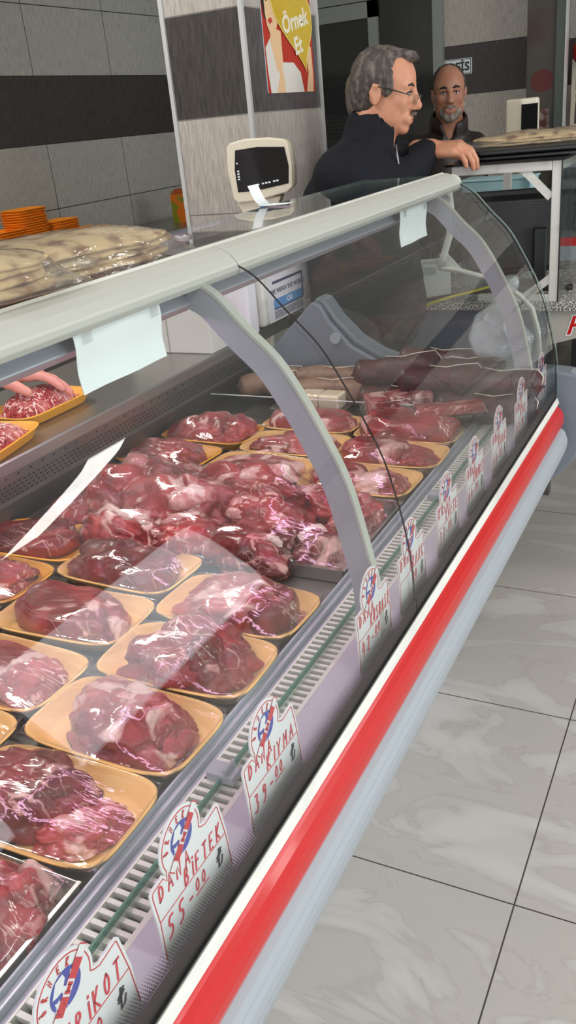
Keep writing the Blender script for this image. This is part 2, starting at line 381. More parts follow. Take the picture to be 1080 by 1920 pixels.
# ------------------------------------------------------------------ implicit surfaces (people, breads)
class Field:
    def __init__(s, lo, hi, h):
        s.lo = np.array(lo, float); s.h = h
        n = np.ceil((np.array(hi) - s.lo) / h).astype(int) + 1
        s.n = n; s.f = np.full(tuple(n), 0.5, np.float32)
        s.ax = [(s.lo[i] + np.arange(n[i]) * h).astype(np.float32) for i in range(3)]
    def region(s, lo, hi):
        a = np.clip(np.floor((np.array(lo) - s.lo) / s.h).astype(int), 0, s.n)
        b = np.clip(np.ceil((np.array(hi) - s.lo) / s.h).astype(int) + 1, 0, s.n)
        if np.any(b <= a): return None
        sl = tuple(slice(a[i], b[i]) for i in range(3))
        X = s.ax[0][sl[0]][:, None, None]; Y = s.ax[1][sl[1]][None, :, None]; Z = s.ax[2][sl[2]][None, None, :]
        return sl, X, Y, Z
    def comb(s, sl, d, k, sub):
        f = s.f[sl]
        if sub:
            h = np.clip(0.5 - 0.5 * (f + d) / k, 0, 1); s.f[sl] = f * (1 - h) + (-d) * h + k * h * (1 - h)
        else:
            h = np.clip(0.5 + 0.5 * (d - f) / k, 0, 1); s.f[sl] = d * (1 - h) + f * h - k * h * (1 - h)
    def cap(s, a, b, ra, rb, k=0.01, sub=False):
        a = np.array(a, float); b = np.array(b, float); r = max(ra, rb) + k * 2 + 0.02
        g = s.region(np.minimum(a, b) - r, np.maximum(a, b) + r)
        if g is None: return
        sl, X, Y, Z = g; ba = b - a; l2 = max(1e-9, float(ba @ ba))
        px, py, pz = X - a[0], Y - a[1], Z - a[2]
        t = np.clip((px * ba[0] + py * ba[1] + pz * ba[2]) / l2, 0, 1)
        d = np.sqrt((px - t * ba[0]) ** 2 + (py - t * ba[1]) ** 2 + (pz - t * ba[2]) ** 2) - (ra + (rb - ra) * t)
        s.comb(sl, d, k, sub)
    def ell(s, c, r, R=None, k=0.01, sub=False):
        c = np.array(c, float); r = np.array(r, float); m = r.max() + k * 2 + 0.02
        g = s.region(c - m, c + m)
        if g is None: return
        sl, X, Y, Z = g; px, py, pz = X - c[0], Y - c[1], Z - c[2]
        if R is not None:
            R = np.array(R, float)
            q = [px * R[0, i] + py * R[1, i] + pz * R[2, i] for i in range(3)]
        else: q = [px + 0 * py + 0 * pz, py + 0 * px + 0 * pz, pz + 0 * px + 0 * py]
        k0 = np.sqrt(sum((q[i] / r[i]) ** 2 for i in range(3))); k1 = np.sqrt(sum((q[i] / r[i] ** 2) ** 2 for i in range(3))) + 1e-9
        s.comb(sl, k0 * (k0 - 1) / k1, k, sub)
    def rough(s, amp, scale, seed=0, st=(1, 1, 1)):
        """add smooth value noise near the surface"""
        rng = np.random.RandomState(seed); T = rng.rand(32, 32, 32).astype(np.float32)
        idx = np.nonzero(np.abs(s.f) < amp * 3 + s.h * 3)
        P = [s.ax[i][idx[i]] * scale * st[i] + 50.3 * (i + 1) for i in range(3)]
        I = [np.floor(p).astype(int) for p in P]; F = [p - i for p, i in zip(P, I)]; F = [q * q * (3 - 2 * q) for q in F]
        v = 0
        for dx in (0, 1):
            for dy in (0, 1):
                for dz in (0, 1):
                    w = (F[0] if dx else 1 - F[0]) * (F[1] if dy else 1 - F[1]) * (F[2] if dz else 1 - F[2])
                    v = v + w * T[(I[0] + dx) % 32, (I[1] + dy) % 32, (I[2] + dz) % 32]
        s.f[idx] += (v - 0.5) * 2 * amp
    def surf(s):
        f = s.f; ins = f < 0
        nx, ny, nz = f.shape
        c = ins[:-1, :-1, :-1].astype(np.int8)
        tot = np.zeros((nx - 1, ny - 1, nz - 1), np.int8)
        for dx in (0, 1):
            for dy in (0, 1):
                for dz in (0, 1):
                    tot += ins[dx:nx - 1 + dx, dy:ny - 1 + dy, dz:nz - 1 + dz]
        I, J, K = np.nonzero((tot > 0) & (tot < 8))
        acc = np.zeros((len(I), 3)); cnt = np.zeros(len(I))
        cs = [(a, b, d) for a in (0, 1) for b in (0, 1) for d in (0, 1)]
        for p in cs:
            for ax in range(3):
                if p[ax]: continue
                q = list(p); q[ax] = 1
                va = f[I + p[0], J + p[1], K + p[2]]; vb = f[I + q[0], J + q[1], K + q[2]]
                m = (va < 0) != (vb < 0); t = np.where(m, va / np.where(m, va - vb, 1), 0)
                pos = np.array(p, float)[None, :] + np.zeros((len(I), 3)); pos[:, ax] += t
                acc[m] += pos[m]; cnt[m] += 1
        V = s.lo + (np.stack([I, J, K], 1) + acc / cnt[:, None]) * s.h
        idx = -np.ones((nx - 1, ny - 1, nz - 1), np.int64); idx[I, J, K] = np.arange(len(I))
        Q = []
        for ax in range(3):
            o1, o2 = [(1, 2), (2, 0), (0, 1)][ax]
            sl = [slice(1, -1)] * 3; sl[ax] = slice(0, -1)
            sl2 = list(sl); sl2[ax] = slice(1, None)
            a = ins[tuple(sl)]; b = ins[tuple(sl2)]
            E = np.nonzero(a != b)
            e = [E[i] + (0 if i == ax else 1) for i in range(3)]
            flip = a[E]
            def cell(d1, d2):
                cc = [e[0], e[1], e[2]]; cc[o1] = cc[o1] - d1; cc[o2] = cc[o2] - d2
                return idx[cc[0], cc[1], cc[2]]
            q = np.stack([cell(1, 1), cell(0, 1), cell(0, 0), cell(1, 0)], 1)
            q[~flip] = q[~flip][:, ::-1]
            Q.append(q)
        Q = np.concatenate(Q)
        return V, Q[(Q >= 0).all(1)]
def field_obj(F, name, m, parent=None, world=True, smooth=True):
    V, Q = F.surf()
    return mesh(name, V, Q, m, parent, smooth, world)

# ================================================================== ROOM
M_TL = tile_mat('grey tiles left wall', 'Y', 3.60, 0.612, (1.133, 0.30), (1.433, 1.733), (166, 164, 155), (60, 57, 53))
M_TP = tile_mat('grey tiles pillar side', 'Y', 2.56, 3.0, (1.167, 0.294), (1.463, 1.756), (176, 168, 160), (82, 76, 76), (150, 146, 138))
M_TPX = tile_mat('grey tiles pillar front', 'X', -4.0, 9.0, (1.167, 0.294), (1.463, 1.756), (176, 168, 160), (62, 57, 54), (120, 116, 110))
M_TB = tile_mat('grey tiles back wall', 'X', -1.17, 0.6, (1.213, 0.262), (1.475, 1.737), (176, 168, 158), (62, 55, 54))
floor = box('floor', -3.3, 3.5, -2.5, 6.8, -0.05, 0, floor_mat()); struct(floor)
struct(box('ceiling', -3.3, 3.5, -2.5, 6.8, 2.9, 2.95, mat('white ceiling', (214, 212, 206), 0.8)))
wl = box('wall_left', -3.2, -3.1, -2.5, 6.8, 0, 2.9, M_TL); struct(wl)
# tile materials read world position: give these walls their origin at the world origin
def world_origin(o):
    l = o.location.copy(); o.data.transform(Matrix.Translation(l)); o.location = (0, 0, 0)
world_origin(wl); world_origin(floor)
PX = -1.42
pil = box('wall_pillar', -1.70, PX, 2.62, 3.16, 0, 2.9, M_TPX, mats=None) if False else G()
pil = G(); pil.box(-1.70, PX, 2.62, 3.16, 0, 2.9)
pil = pil.build('wall_pillar', M_TPX, mats=[M_TPX, M_TP]); world_origin(pil)
for p in pil.data.polygons:
    if abs(p.normal.x) > 0.9: p.material_index = 1
struct(pil)
ED = mat('white corner trim', (214, 214, 212), 0.3, metal=0.3)
for i, (x, y) in enumerate(((-1.70, 2.62), (PX, 2.62), (PX, 3.16))):
    struct(box('trim_%d' % (i + 1), x - 0.006, x + 0.008, y - 0.008, y + 0.006, 0, 2.9, ED))
# back wall: a tiled block beside the dark glazed partition
wb = G().box(-1.70, -1.17, 5.6, 5.88, 0, 2.9).build('wall_back', M_TB); world_origin(wb); struct(wb)
struct(box('trim_4', -1.178, -1.162, 5.592, 5.608, 0, 2.9, ED))
wb2 = G().box(-1.17, 3.5, 6.4, 6.5, 0, 2.9).build('wall_back_recess', M_TB); world_origin(wb2); struct(wb2)
wb3 = G().box(-3.2, -1.70, 6.3, 6.4, 0, 2.9).build('wall_behind_partition', mat('dim brown wall', (64, 60, 54), 0.8)); struct(wb3)
struct(box('wall_partition_side', -1.17, -1.13, 5.88, 6.4, 0, 2.9, mat('grey plaster', (150, 146, 138), 0.7)))
# glazed partition with a door
FR = mat('grey door frame', (142, 146, 140), 0.4, metal=0.2)
g = G(); g.box(-1.76, -1.70, 5.56, 5.62, 0, 2.9); g.box(-3.1, -1.70, 5.56, 5.62, 2.035, 2.115)
struct(g.build('trim_5', FR))
struct(box('window_1', -2.10, -1.76, 5.585, 5.592, 0, 2.035, M_GLASSDARK))
struct(box('window_2', -3.1, -1.76, 5.585, 5.592, 2.115, 2.9, M_GLASSDARK))
d = G(); d.box(-2.16, -2.10, 5.56, 5.61, 0, 2.03); d.box(-2.96, -2.10, 5.56, 5.61, 1.945, 2.03); d.box(-3.02, -2.96, 5.56, 5.61, 0, 2.03); d.box(-2.96, -2.16, 5.56, 5.61, 0, 0.2)
door = struct(d.build('door_1', FR))
box('door_glass', -2.96, -2.16, 5.583, 5.590, 0.2, 1.945, M_GLASSDARK, door)
lv = G()
for k in range(14): lv.box(-2.96, -2.3, 5.570, 5.582, 1.30 + k * 0.022, 1.308 + k * 0.022)
lv.build('door_louvre', mat('dark louvre', (18, 18, 17), 0.6), door)
# right wall with shopfront windows, and the front wall behind the photographer
WP = mat('shopfront wall', (206, 202, 194), 0.7)
g = G(); g.box(3.4, 3.5, -2.5, 6.8, 0, 0.55); g.box(3.4, 3.5, -2.5, 6.8, 2.55, 2.9)
for y0, y1 in ((-2.5, -0.3), (2.3, 2.75), (5.05, 6.8)): g.box(3.4, 3.5, y0, y1, 0.55, 2.55)
struct(g.build('wall_right', WP))
g = G(); g.box(-3.2, 3.5, -2.5, -2.4, 0, 0.5); g.box(-3.2, 3.5, -2.5, -2.4, 2.65, 2.9); g.box(-3.2, -1.1, -2.5, -2.4, 0.5, 2.65); g.box(2.3, 3.5, -2.5, -2.4, 0.5, 2.65)
struct(g.build('wall_front', WP))
for n, (a, b) in enumerate(((-0.3, 2.3), (2.75, 5.05))):
    g = G()
    for yy in (a, (a + b) / 2 - 0.02, b - 0.04): g.box(3.40, 3.46, yy, yy + 0.04, 0.55, 2.55)
    g.box(3.40, 3.46, a, b, 0.55, 0.59); g.box(3.40, 3.46, a, b, 2.51, 2.55)
    struct(g.build('window_%d' % (n + 3), M_WHITE))
g = G()
for xx in (-1.1, 0.58, 2.26): g.box(xx, xx + 0.04, -2.46, -2.40, 0.5, 2.65)
g.box(-1.1, 2.3, -2.46, -2.40, 0.5, 0.54); g.box(-1.1, 2.3, -2.46, -2.40, 2.61, 2.65)
struct(g.build('window_5', M_WHITE))

# OFIS sign
sg = root('office_sign', (-1.60, 5.59, 1.62), 'small white office sign with black capitals and border on the dark tile band', 'sign')
box('panel', -1.70, -1.535, 5.590, 5.597, 1.583, 1.668, M_PAPER, sg, bevel=0.002)
g = G(); g.box(-1.695, -1.540, 5.5885, 5.590, 1.586, 1.589); g.box(-1.695, -1.540, 5.5885, 5.590, 1.662, 1.665); g.box(-1.695, -1.692, 5.5885, 5.590, 1.586, 1.665); g.box(-1.543, -1.540, 5.5885, 5.590, 1.586, 1.665)
g.build('border', M_BLACK, sg)
text_obj('lettering', 'OFİS', 0.062, M_BLACK, sg, (-1.617, 5.5885, 1.622), (1, 0, 0), (0, 0, 1), bold=0.0018)

# poster on the pillar
ps = root('poster', (PX, 2.93, 1.5), 'poster of a smiling dark-haired woman with a golden heart, on the tiled pillar', 'poster')
def pside(name, pts, m, lay, y0=2.745, z0=1.515):
    """flat printed shape: (y, z) metres from the poster's lower left corner"""
    n = len(pts); x = PX + 0.004 + lay * 0.0006
    v = [(x, y0 + a, z0 + b) for a, b in pts] + [(x + 0.0005, y0 + a, z0 + b) for a, b in pts]
    f = [tuple(range(n)), tuple(range(2 * n - 1, n - 1, -1))] + [(i, (i + 1) % n, n + (i + 1) % n, n + i) for i in range(n)]
    return mesh(name, v, f, m, ps)
box('backing', PX + 0.001, PX + 0.004, 2.745, 3.105, 1.515, 2.05, M_PAPER, ps)
pside('red_background', [(0, 0), (.36, 0), (.36, .535), (0, .535)], mat('poster red', (186, 48, 30), 0.5), 0)
SK = mat('printed skin', (236, 196, 150), 0.5); SH = mat('printed shirt', (228, 222, 212), 0.5); HR = mat('printed dark hair', (44, 26, 26), 0.5)
GO = mat('golden heart print', (206, 170, 40), 0.4, var=(3, (224, 196, 84), (1, 1, 1), 0.4, 0.75)); GH = mat('heart highlight', (236, 214, 120), 0.4)
pside('arm', [(.29, 0), (.345, 0), (.35, .06), (.345, .14), (.30, .14), (.315, .06)], SK, 1)
pside('shirt', [(0.02, 0), (.27, 0), (.25, .06), (.20, .09), (.12, .09), (.05, .165), (.005, .13), (.01, .06)], SH, 1)
pside('neck', [(.04, .15), (.075, .06), (.12, .09), (.12, .18), (.05, .19)], SK, 2)
pside('hand', [(.06, 0), (.125, 0), (.118, .05), (.105, .12), (.085, .11), (.09, .05)], SK, 3)
pside('hair', [(.0, .26), (.014, .21), (.03, .215), (.10, .215), (.135, .25), (.145, .31), (.13, .36), (0.0, .36)], HR, 2)
pside('face', [(.026, .193), (.045, .168), (.075, .168), (.098, .2), (.106, .245), (.104, .29), (.085, .31), (.03, .305), (.018, .26), (.018, .225)], SK, 4)
pside('mouth', [(.032, .207), (.046, .196), (.064, .206), (.058, .216), (.044, .214)], mat('printed lips', (196, 60, 54), 0.5), 5)
pside('eyebrow', [(.024, .275), (.041, .278), (.04, .282), (.024, .279)], HR, 5); pside('eyebrow', [(.060, .278), (.084, .275), (.084, .280), (.062, .283)], HR, 5)
pside('eye', [(.026, .263), (.033, .259), (.04, .263), (.033, .267)], HR, 5); pside('eye', [(.062, .263), (.07, .259), (.08, .263), (.07, .268)], HR, 5)
heart = []
for k in range(60):
    t = 2 * PI * k / 60
    hx = 16 * math.sin(t) ** 3; hz = 13 * math.cos(t) - 5 * math.cos(2 * t) - 2 * math.cos(3 * t) - math.cos(4 * t)
    heart.append((hx, hz))
def hp(s): return [(min(.36, .225 + s * (x * 0.0088 - z * .0040)), .215 + s * z * 0.0088) for x, z in heart]
pside('heart_rim', hp(1.05), GH, 6); pside('heart', hp(1.0), GO, 7)
LW = mat('ivory print', (240, 232, 206), 0.5)
text_obj('lettering', 'Örnek', 0.072, LW, ps, (PX + 0.0095, 2.745 + .226, 1.515 + .212), Vector((0, 1, .20)).normalized(), Vector((0, -.20, 1)).normalized(), bold=0.0022, spacing=1.02)
text_obj('lettering', 'Et', 0.072, LW, ps, (PX + 0.0095, 2.745 + .238, 1.515 + .140), Vector((0, 1, .20)).normalized(), Vector((0, -.20, 1)).normalized(), bold=0.0022, spacing=1.02)

# ================================================================== THE DISPLAY CASE
YE = 2.02; Y0 = -0.98
case = root('display_case', (-0.8, 0.5, 0), 'long curved-glass butcher display case with red bumper rail, full of meat', 'display case')
PROF = [(-.585, 1.268), (-.556, 1.250), (-.516, 1.207), (-.474, 1.163), (-.441, 1.109), (-.415, 1.06), (-.393, 1.012), (-.378, .96), (-.366, .905), (-.359, .85), (-.3575, .785)]
def smooth_prof(P, n=6):
    P = [np.array(p) for p in P]; out = []
    for i in range(len(P) - 1):
        p0 = P[max(i - 1, 0)]; p1 = P[i]; p2 = P[i + 1]; p3 = P[min(i + 2, len(P) - 1)]
        for k in range(n):
            t = k / n
            out.append(tuple(0.5 * ((2 * p1) + (-p0 + p2) * t + (2 * p0 - 5 * p1 + 4 * p2 - p3) * t * t + (-p0 + 3 * p1 - 3 * p2 + p3) * t ** 3)))
    out.append(tuple(P[-1])); return out
SP = smooth_prof(PROF, 4)
def offset_prof(P, d):
    r = []
    for i in range(len(P)):
        a = np.array(P[max(i - 1, 0)]); b = np.array(P[min(i + 1, len(P) - 1)]); t = b - a; t /= np.linalg.norm(t)
        n = np.array([t[1], -t[0]])          # inward (towards the meat)
        r.append(tuple(np.array(P[i]) + n * d))
    return r
def curved_sheet(P, y0, y1, th, name, m, parent, ny=1):
    """thin solid sheet following profile P from y0 to y1; inner face offset by th"""
    Q = offset_prof(P, th); n = len(P); g = G()
    g.add([(x, y0, z) for x, z in P] + [(x, y1, z) for x, z in P], [(i, i + 1, n + i + 1, n + i) for i in range(n - 1)])
    g.add([(x, y0, z) for x, z in Q] + [(x, y1, z) for x, z in Q], [(i + 1, i, n + i, n + i + 1) for i in range(n - 1)])
    return g.build(name, m, parent, smooth=True, fixn=False)
pv = offset_prof(SP, 0.006)
print('inward check', SP[20], pv[20])
for (a, b) in ((Y0, -0.001), (0.001, 0.999), (1.001, YE)):
    gp = curved_sheet(SP, a, b, 0.005, 'glass_panel', M_GLASS, case)
    g = G()
    for yy in (b,):
        e = 0.0012 if yy == a else -0.0012
        Q = offset_prof(SP, 0.005); n = len(SP)
        g.add([(x, yy, z) for x, z in SP] + [(x, yy, z) for x, z in offset_prof(SP, .0026)], [(i, i + 1, n + i + 1, n + i) for i in range(n - 1)])
    g.build('glass_edge', M_BLACK, gp, fixn=False)
    # printed black band with a fading dot screen along the bottom edge
    FB = [(-.3572, .783), (-.3574, .797), (-.3576, .807)]
    g = G(); g.add([(x + .0008, a, z) for x, z in FB] + [(x + .0008, b, z) for x, z in FB], [(0, 1, 4, 3), (1, 2, 5, 4)])
    for r in range(9):
        z = .8085 + r * .0026; s = .00125 * (1 - r / 11.0)
        x = np.interp(z, [.785, .85], [-.3575, -.359]) + .0008
        ny = int((b - a) / .0030)
        if b < 0.1: break
        for k in range(ny):
            y = a + (k + (0.5 if r % 2 else 0)) * .0030
            g.add([(x, y - s, z - s), (x, y + s, z - s), (x, y + s, z + s), (x, y - s, z + s)], [(0, 1, 2, 3)])
    g.build('printed_band', M_BLACK, gp, fixn=False)
# aluminium hood along the top
HP = [(-.583, 1.255), (-.581, 1.262), (-.584, 1.270), (-.592, 1.279), (-.603, 1.286), (-.613, 1.2895), (-.619, 1.2905), (-.621, 1.287), (-.66, 1.286), (-.66, 1.270), (-.60, 1.262), (-.59, 1.255)]
for (a, b) in ((Y0, -0.001), (0.001, 0.999), (1.001, YE + .008)):
    G().prismY(HP, a, b).build('hood', M_ALU, case, smooth=False, bevel=0.001)
g = G(); g.prismY([(-.619, 1.2900), (-.6245, 1.2925), (-.628, 1.2900), (-.624, 1.287)], Y0, YE + .005); g.build('hood_lip', M_WHITE, case)
g = G(); g.ell((-.605, YE + .012, 1.268), (.022, .012, .019)); g.build('hood_end_cap', M_ALU, case, smooth=True)
# glass shelf on top
g = G(); g.box(-.815, -.62, Y0, YE, 1.279, 1.2865)
ts = g.build('top_shelf', M_GLASS, case)
g = G(); g.box(-.817, -.8152, Y0, YE, 1.279, 1.2865); g.box(-.817, -.62, YE, YE + .002, 1.279, 1.2865); g.build('shelf_edge', M_GLASSEDGE, ts)
# lamp housing and tube under the hood
G().prismY([(-.612, 1.250), (-.600, 1.236), (-.618, 1.224), (-.646, 1.232), (-.648, 1.262)], Y0, YE - .01).build('lamp_housing', M_ALU2, case, bevel=.002)
G().box(-.676, -.60, Y0, YE - .01, 1.2555, 1.2600).build('added_lamp_shield', M_ALU2, case)  # plate added to keep lamp light from leaking up through the shelf
G().tube([(-.658, Y0 + .05, 1.238), (-.658, YE - .38, 1.238)], .010, 12).build('lamp_tube', mat('meat lamp tube', (255, 225, 245), 0.3, emit=((255, 196, 238), 15.0)), case, smooth=True)
# two curved support arms
AP_OUT = [(-.600, 1.262), (-.569, 1.246), (-.530, 1.205), (-.492, 1.168), (-.462, 1.122), (-.436, 1.073), (-.412, 1.02), (-.397, .965), (-.384, .905), (-.377, .865), (-.376, .80)]
AO = smooth_prof(AP_OUT, 4)
AI = offset_prof(AO, 0.032)
for yy in (0.905, 1.845):
    n = len(AO); g = G()
    v = [(x, yy, z) for x, z in AO] + [(x, yy, z) for x, z in AI] + [(x, yy + .012, z) for x, z in AO] + [(x, yy + .012, z) for x, z in AI]
    f = []
    for i in range(n - 1):
        f += [(i, i + 1, n + i + 1, n + i), (2 * n + i, 3 * n + i, 3 * n + i + 1, 2 * n + i + 1), (i, 2 * n + i, 2 * n + i + 1, i + 1), (n + i, n + i + 1, 3 * n + i + 1, 3 * n + i)]
    f += [(0, n, 3 * n, 2 * n), (n - 1, 3 * n - 1, 4 * n - 1, 2 * n - 1)]
    g.add(v, f); sa = g.build('support_arm', M_ALU2, case)
    g = G(); A2 = offset_prof(AO, -.0035); n = len(AO)
    g.add([(x, yy - .001, z) for x, z in AO] + [(x, yy - .001, z) for x, z in A2] + [(x, yy + .013, z) for x, z in AO] + [(x, yy + .013, z) for x, z in A2],
          [q for i in range(n - 1) for q in ((i, i + 1, n + i + 1, n + i), (2 * n + i, 3 * n + i, 3 * n + i + 1, 2 * n + i + 1), (n + i, n + i + 1, 3 * n + i + 1, 3 * n + i))])
    g.build('edge_strip', M_ALU, sa)
# glass end panel with bright edge
ep = [(x + .002, z) for x, z in SP] + [(-.3575, .74), (-1.10, .74), (-1.10, .90), (-.80, 1.279), (-.62, 1.279)]
eg = G().prismY(ep, YE + .002, YE + .008).build('end_glass', M_GLASS, case)
g = G(); n = len(SP)
Q = offset_prof(SP, .007)
g.add([(x + .003, YE - .001, z) for x, z in SP] + [(x + .003, YE + .0095, z) for x, z in SP], [(i, i + 1, n + i + 1, n + i) for i in range(n - 1)])
g.build('end_trim', M_GLASSEDGE, eg, smooth=True, fixn=False)
# front rail: white strip, red bumper, pale trim, body
RY0, RY1 = Y0, 1.995
G().prismY([(-.3575, .780), (-.352, .7835), (-.3470, .7715), (-.350, .7650), (-.3575, .765)], RY0, YE - .01).build('upper_trim', M_WHITE, case, bevel=.0006)
G().box(-.3560, -.3545, RY0, YE - .012, .7815, .7835).build('seam_strip', M_BLACK, case)
G().prismY([(-.360, .766), (-.3485, .7685), (-.3455, .7645), (-.339, .760), (-.3345, .751), (-.3325, .740), (-.3325, .730), (-.3345, .722), (-.338, .7165), (-.360, .7165)], RY0, RY1).build('bumper_rail', M_RED, case, bevel=.001)
G().prismY([(-.362, .7170), (-.352, .770), (-.350, .7665), (-.340, .7170)], RY0, RY1 - .002).build('rail_seam', M_BLACK, case)
G().prismY([(-.360, .7160), (-.3375, .7160), (-.3300, .711), (-.3255, .703), (-.3262, .701), (-.3225, .694), (-.3212, .684), (-.3218, .681), (-.3222, .672), (-.327, .655), (-.335, .645), (-.362, .64)], RY0, RY1 - .005).build('lower_trim', M_GREYP2, case, bevel=.0008)
G().prismY([(-.37, .76), (-.362, .64), (-.44, .55), (-.66, .40), (-.68, .10), (-.70, 0), (-1.28, 0), (-1.28, .74), (-1.2, .74), (-.40, .74)], Y0, YE).build('body_panel', mat('pale grey body', (190, 194, 198), 0.4), case)
# moulded plastic end caps, outside and inside the end glass
cp = [(-1.06, .90), (-1.02, .945), (-.965, 1.012), (-.945, 1.005), (-.915, .96), (-.86, .905), (-.80, .870), (-.73, .850), (-.62, .842), (-.42, .842), (-.345, .838), (-.30, .832), (-.282, .80), (-.278, .74), (-.288, .68), (-.312, .62), (-.345, .58), (-.39, .547), (-.48, .50), (-.64, .40), (-.68, 0), (-1.06, 0)]
G().prismY(cp, YE + .011, YE + .075).build('end_cap', M_GREYP, case, bevel=.006)
ci = [(-1.13, .85), (-1.05, .925), (-.965, 1.006), (-.945, .998), (-.92, .955), (-.865, .895), (-.80, .86), (-.73, .84), (-.60, .83), (-.42, .825), (-.385, .80), (-.385, .77), (-1.13, .77)]
ic = G().prismY(ci, YE - .018, YE - .001).build('inner_cap', M_GREYP, case, bevel=.004)
G().tube([(-.905, YE - .024, .915), (-.905, YE - .018, .915)], .014, 16).build('cap_bolt', M_GREYP2, ic)
G().box(-.345, -.285, YE + .02, YE + .06, .832, .836).build('cap_recess', M_GREYP2, case, bevel=.003)
# deck, grille, tag ledge
G().box(-1.19, -.48, Y0, YE - .02, .765, .776).build('deck', M_STEELD, case)
g = G(); g.box(-.487, -.4835, Y0, YE - .02, .765, .797); g.box(-.4835, -.476, Y0, YE - .02, .765, .790); g.box(-.476, -.469, Y0, YE - .02, .765, .782)
g.build('deck_lip', M_ALU2, case, bevel=.001)
g = G(); g.box(-.469, -.4665, Y0, YE - .02, .770, .784); g.box(-.4465, -.4435, Y0, YE - .02, .770, .784); g.box(-.4215, -.415, Y0, YE - .02, .770, .784)
k = 0; y = -0.1
while y < YE - .03:
    g.box(-.4665, -.4465, y, y + .0052, .776, .7835); g.box(-.4435, -.4215, y, y + .0052, .774, .7815); y += .0122
g.build('air_grille', M_GRILLE, case)
G().box(-.4665, -.4215, Y0, YE - .02, .765, .767).build('grille_recess', M_DARK, case)
G().box(-.4455, -.4430, Y0, YE - .02, .783, .7905).build('glass_strip', M_TEAL, case)
G().prismY([(-.415, .770), (-.415, .785), (-.412, .788), (-.366, .788), (-.364, .780), (-.364, .765)], Y0, YE - .02).build('tag_ledge', M_LEDGE, case)
for yy in (.60, 1.375):
    g = G(); g.box(-.462, -.428, yy, yy + .022, .7838, .795); g.box(-.440, -.436, yy, yy + .022, .795, .803); g.build('grille_clip', M_GREYP2, case, bevel=.001)
# rear service shelf with perforated air panel
G().prismY([(-1.14, .922), (-1.138, .918), (-1.138, .897), (-1.144, .897), (-1.144, .915), (-1.50, .915), (-1.50, .922)], Y0, YE - .005).build('rear_shelf', M_STEEL, case, bevel=.001)
g = G(); g.cur = 0; g.add([(-1.142, Y0, .897), (-1.142, YE - .02, .897), (-1.156, YE - .02, .842), (-1.156, Y0, .842)], [(0, 1, 2, 3)])
g.cur = 1
def on_panel(y, z, dy, dz):
    xx = np.interp(z, [.842, .897], [-1.156, -1.142]) + .0008; xz = np.interp(z + dz, [.842, .897], [-1.156, -1.142]) + .0008
    g.add([(xx, y, z), (xx, y + dy, z), (xz, y + dy, z + dz), (xz, y, z + dz)], [(0, 1, 2, 3)])
y = .75
while y < YE - .06:
    on_panel(y, .886, .0045, .0045); y += .033
y = .75
while y < YE - .06:
    for r in range(4): on_panel(y + (.006 if r % 2 else 0), .846 + r * .0085, .007, .0028)
    y += .013
g.build('perforated_panel', M_STEEL, case, mats=[M_STEEL, M_DARK], fixn=False)
G().prismY([(-1.156, .842), (-1.150, .838), (-1.176, .776), (-1.19, .776), (-1.17, .842)], Y0, YE - .02).build('rear_channel', M_STEELD, case)
G().prismY([(-1.168, .825), (-1.158, .829), (-1.163, .818)], Y0, YE - .1).build('channel_ridge', M_STEEL, case)

# blank white sheets hung inside the curved glass, added for two pale patches there
def glass_sheet(name, y0, y1, z1, z0, label, slit=True):
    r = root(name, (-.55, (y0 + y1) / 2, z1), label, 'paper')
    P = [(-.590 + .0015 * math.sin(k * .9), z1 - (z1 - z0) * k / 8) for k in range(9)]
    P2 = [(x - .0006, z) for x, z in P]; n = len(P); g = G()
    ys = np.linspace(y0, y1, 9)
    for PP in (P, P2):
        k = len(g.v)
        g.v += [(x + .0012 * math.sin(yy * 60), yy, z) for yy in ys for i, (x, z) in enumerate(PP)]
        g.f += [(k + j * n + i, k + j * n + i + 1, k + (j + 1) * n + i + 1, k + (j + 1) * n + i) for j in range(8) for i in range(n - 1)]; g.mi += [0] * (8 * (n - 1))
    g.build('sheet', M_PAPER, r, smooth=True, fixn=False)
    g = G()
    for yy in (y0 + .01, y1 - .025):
        x, z = P[1]; g = G(); g.obox((x + .003, yy + .008, z), (0, 1, 0), (0, 0, 1), (1, 0, 0), .008, .007, .0004); g.build('tape', M_FILM, r, fixn=False)  # small strips added along with the blank sheets
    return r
glass_sheet('pale_sheet', .668, .824, 1.258, 1.193, 'large blank pale sheet added inside the glass above the minced meat')
glass_sheet('pale_sheet', 1.640, 1.795, 1.258, 1.188, 'small blank white sheet added inside the glass near the far support arm')

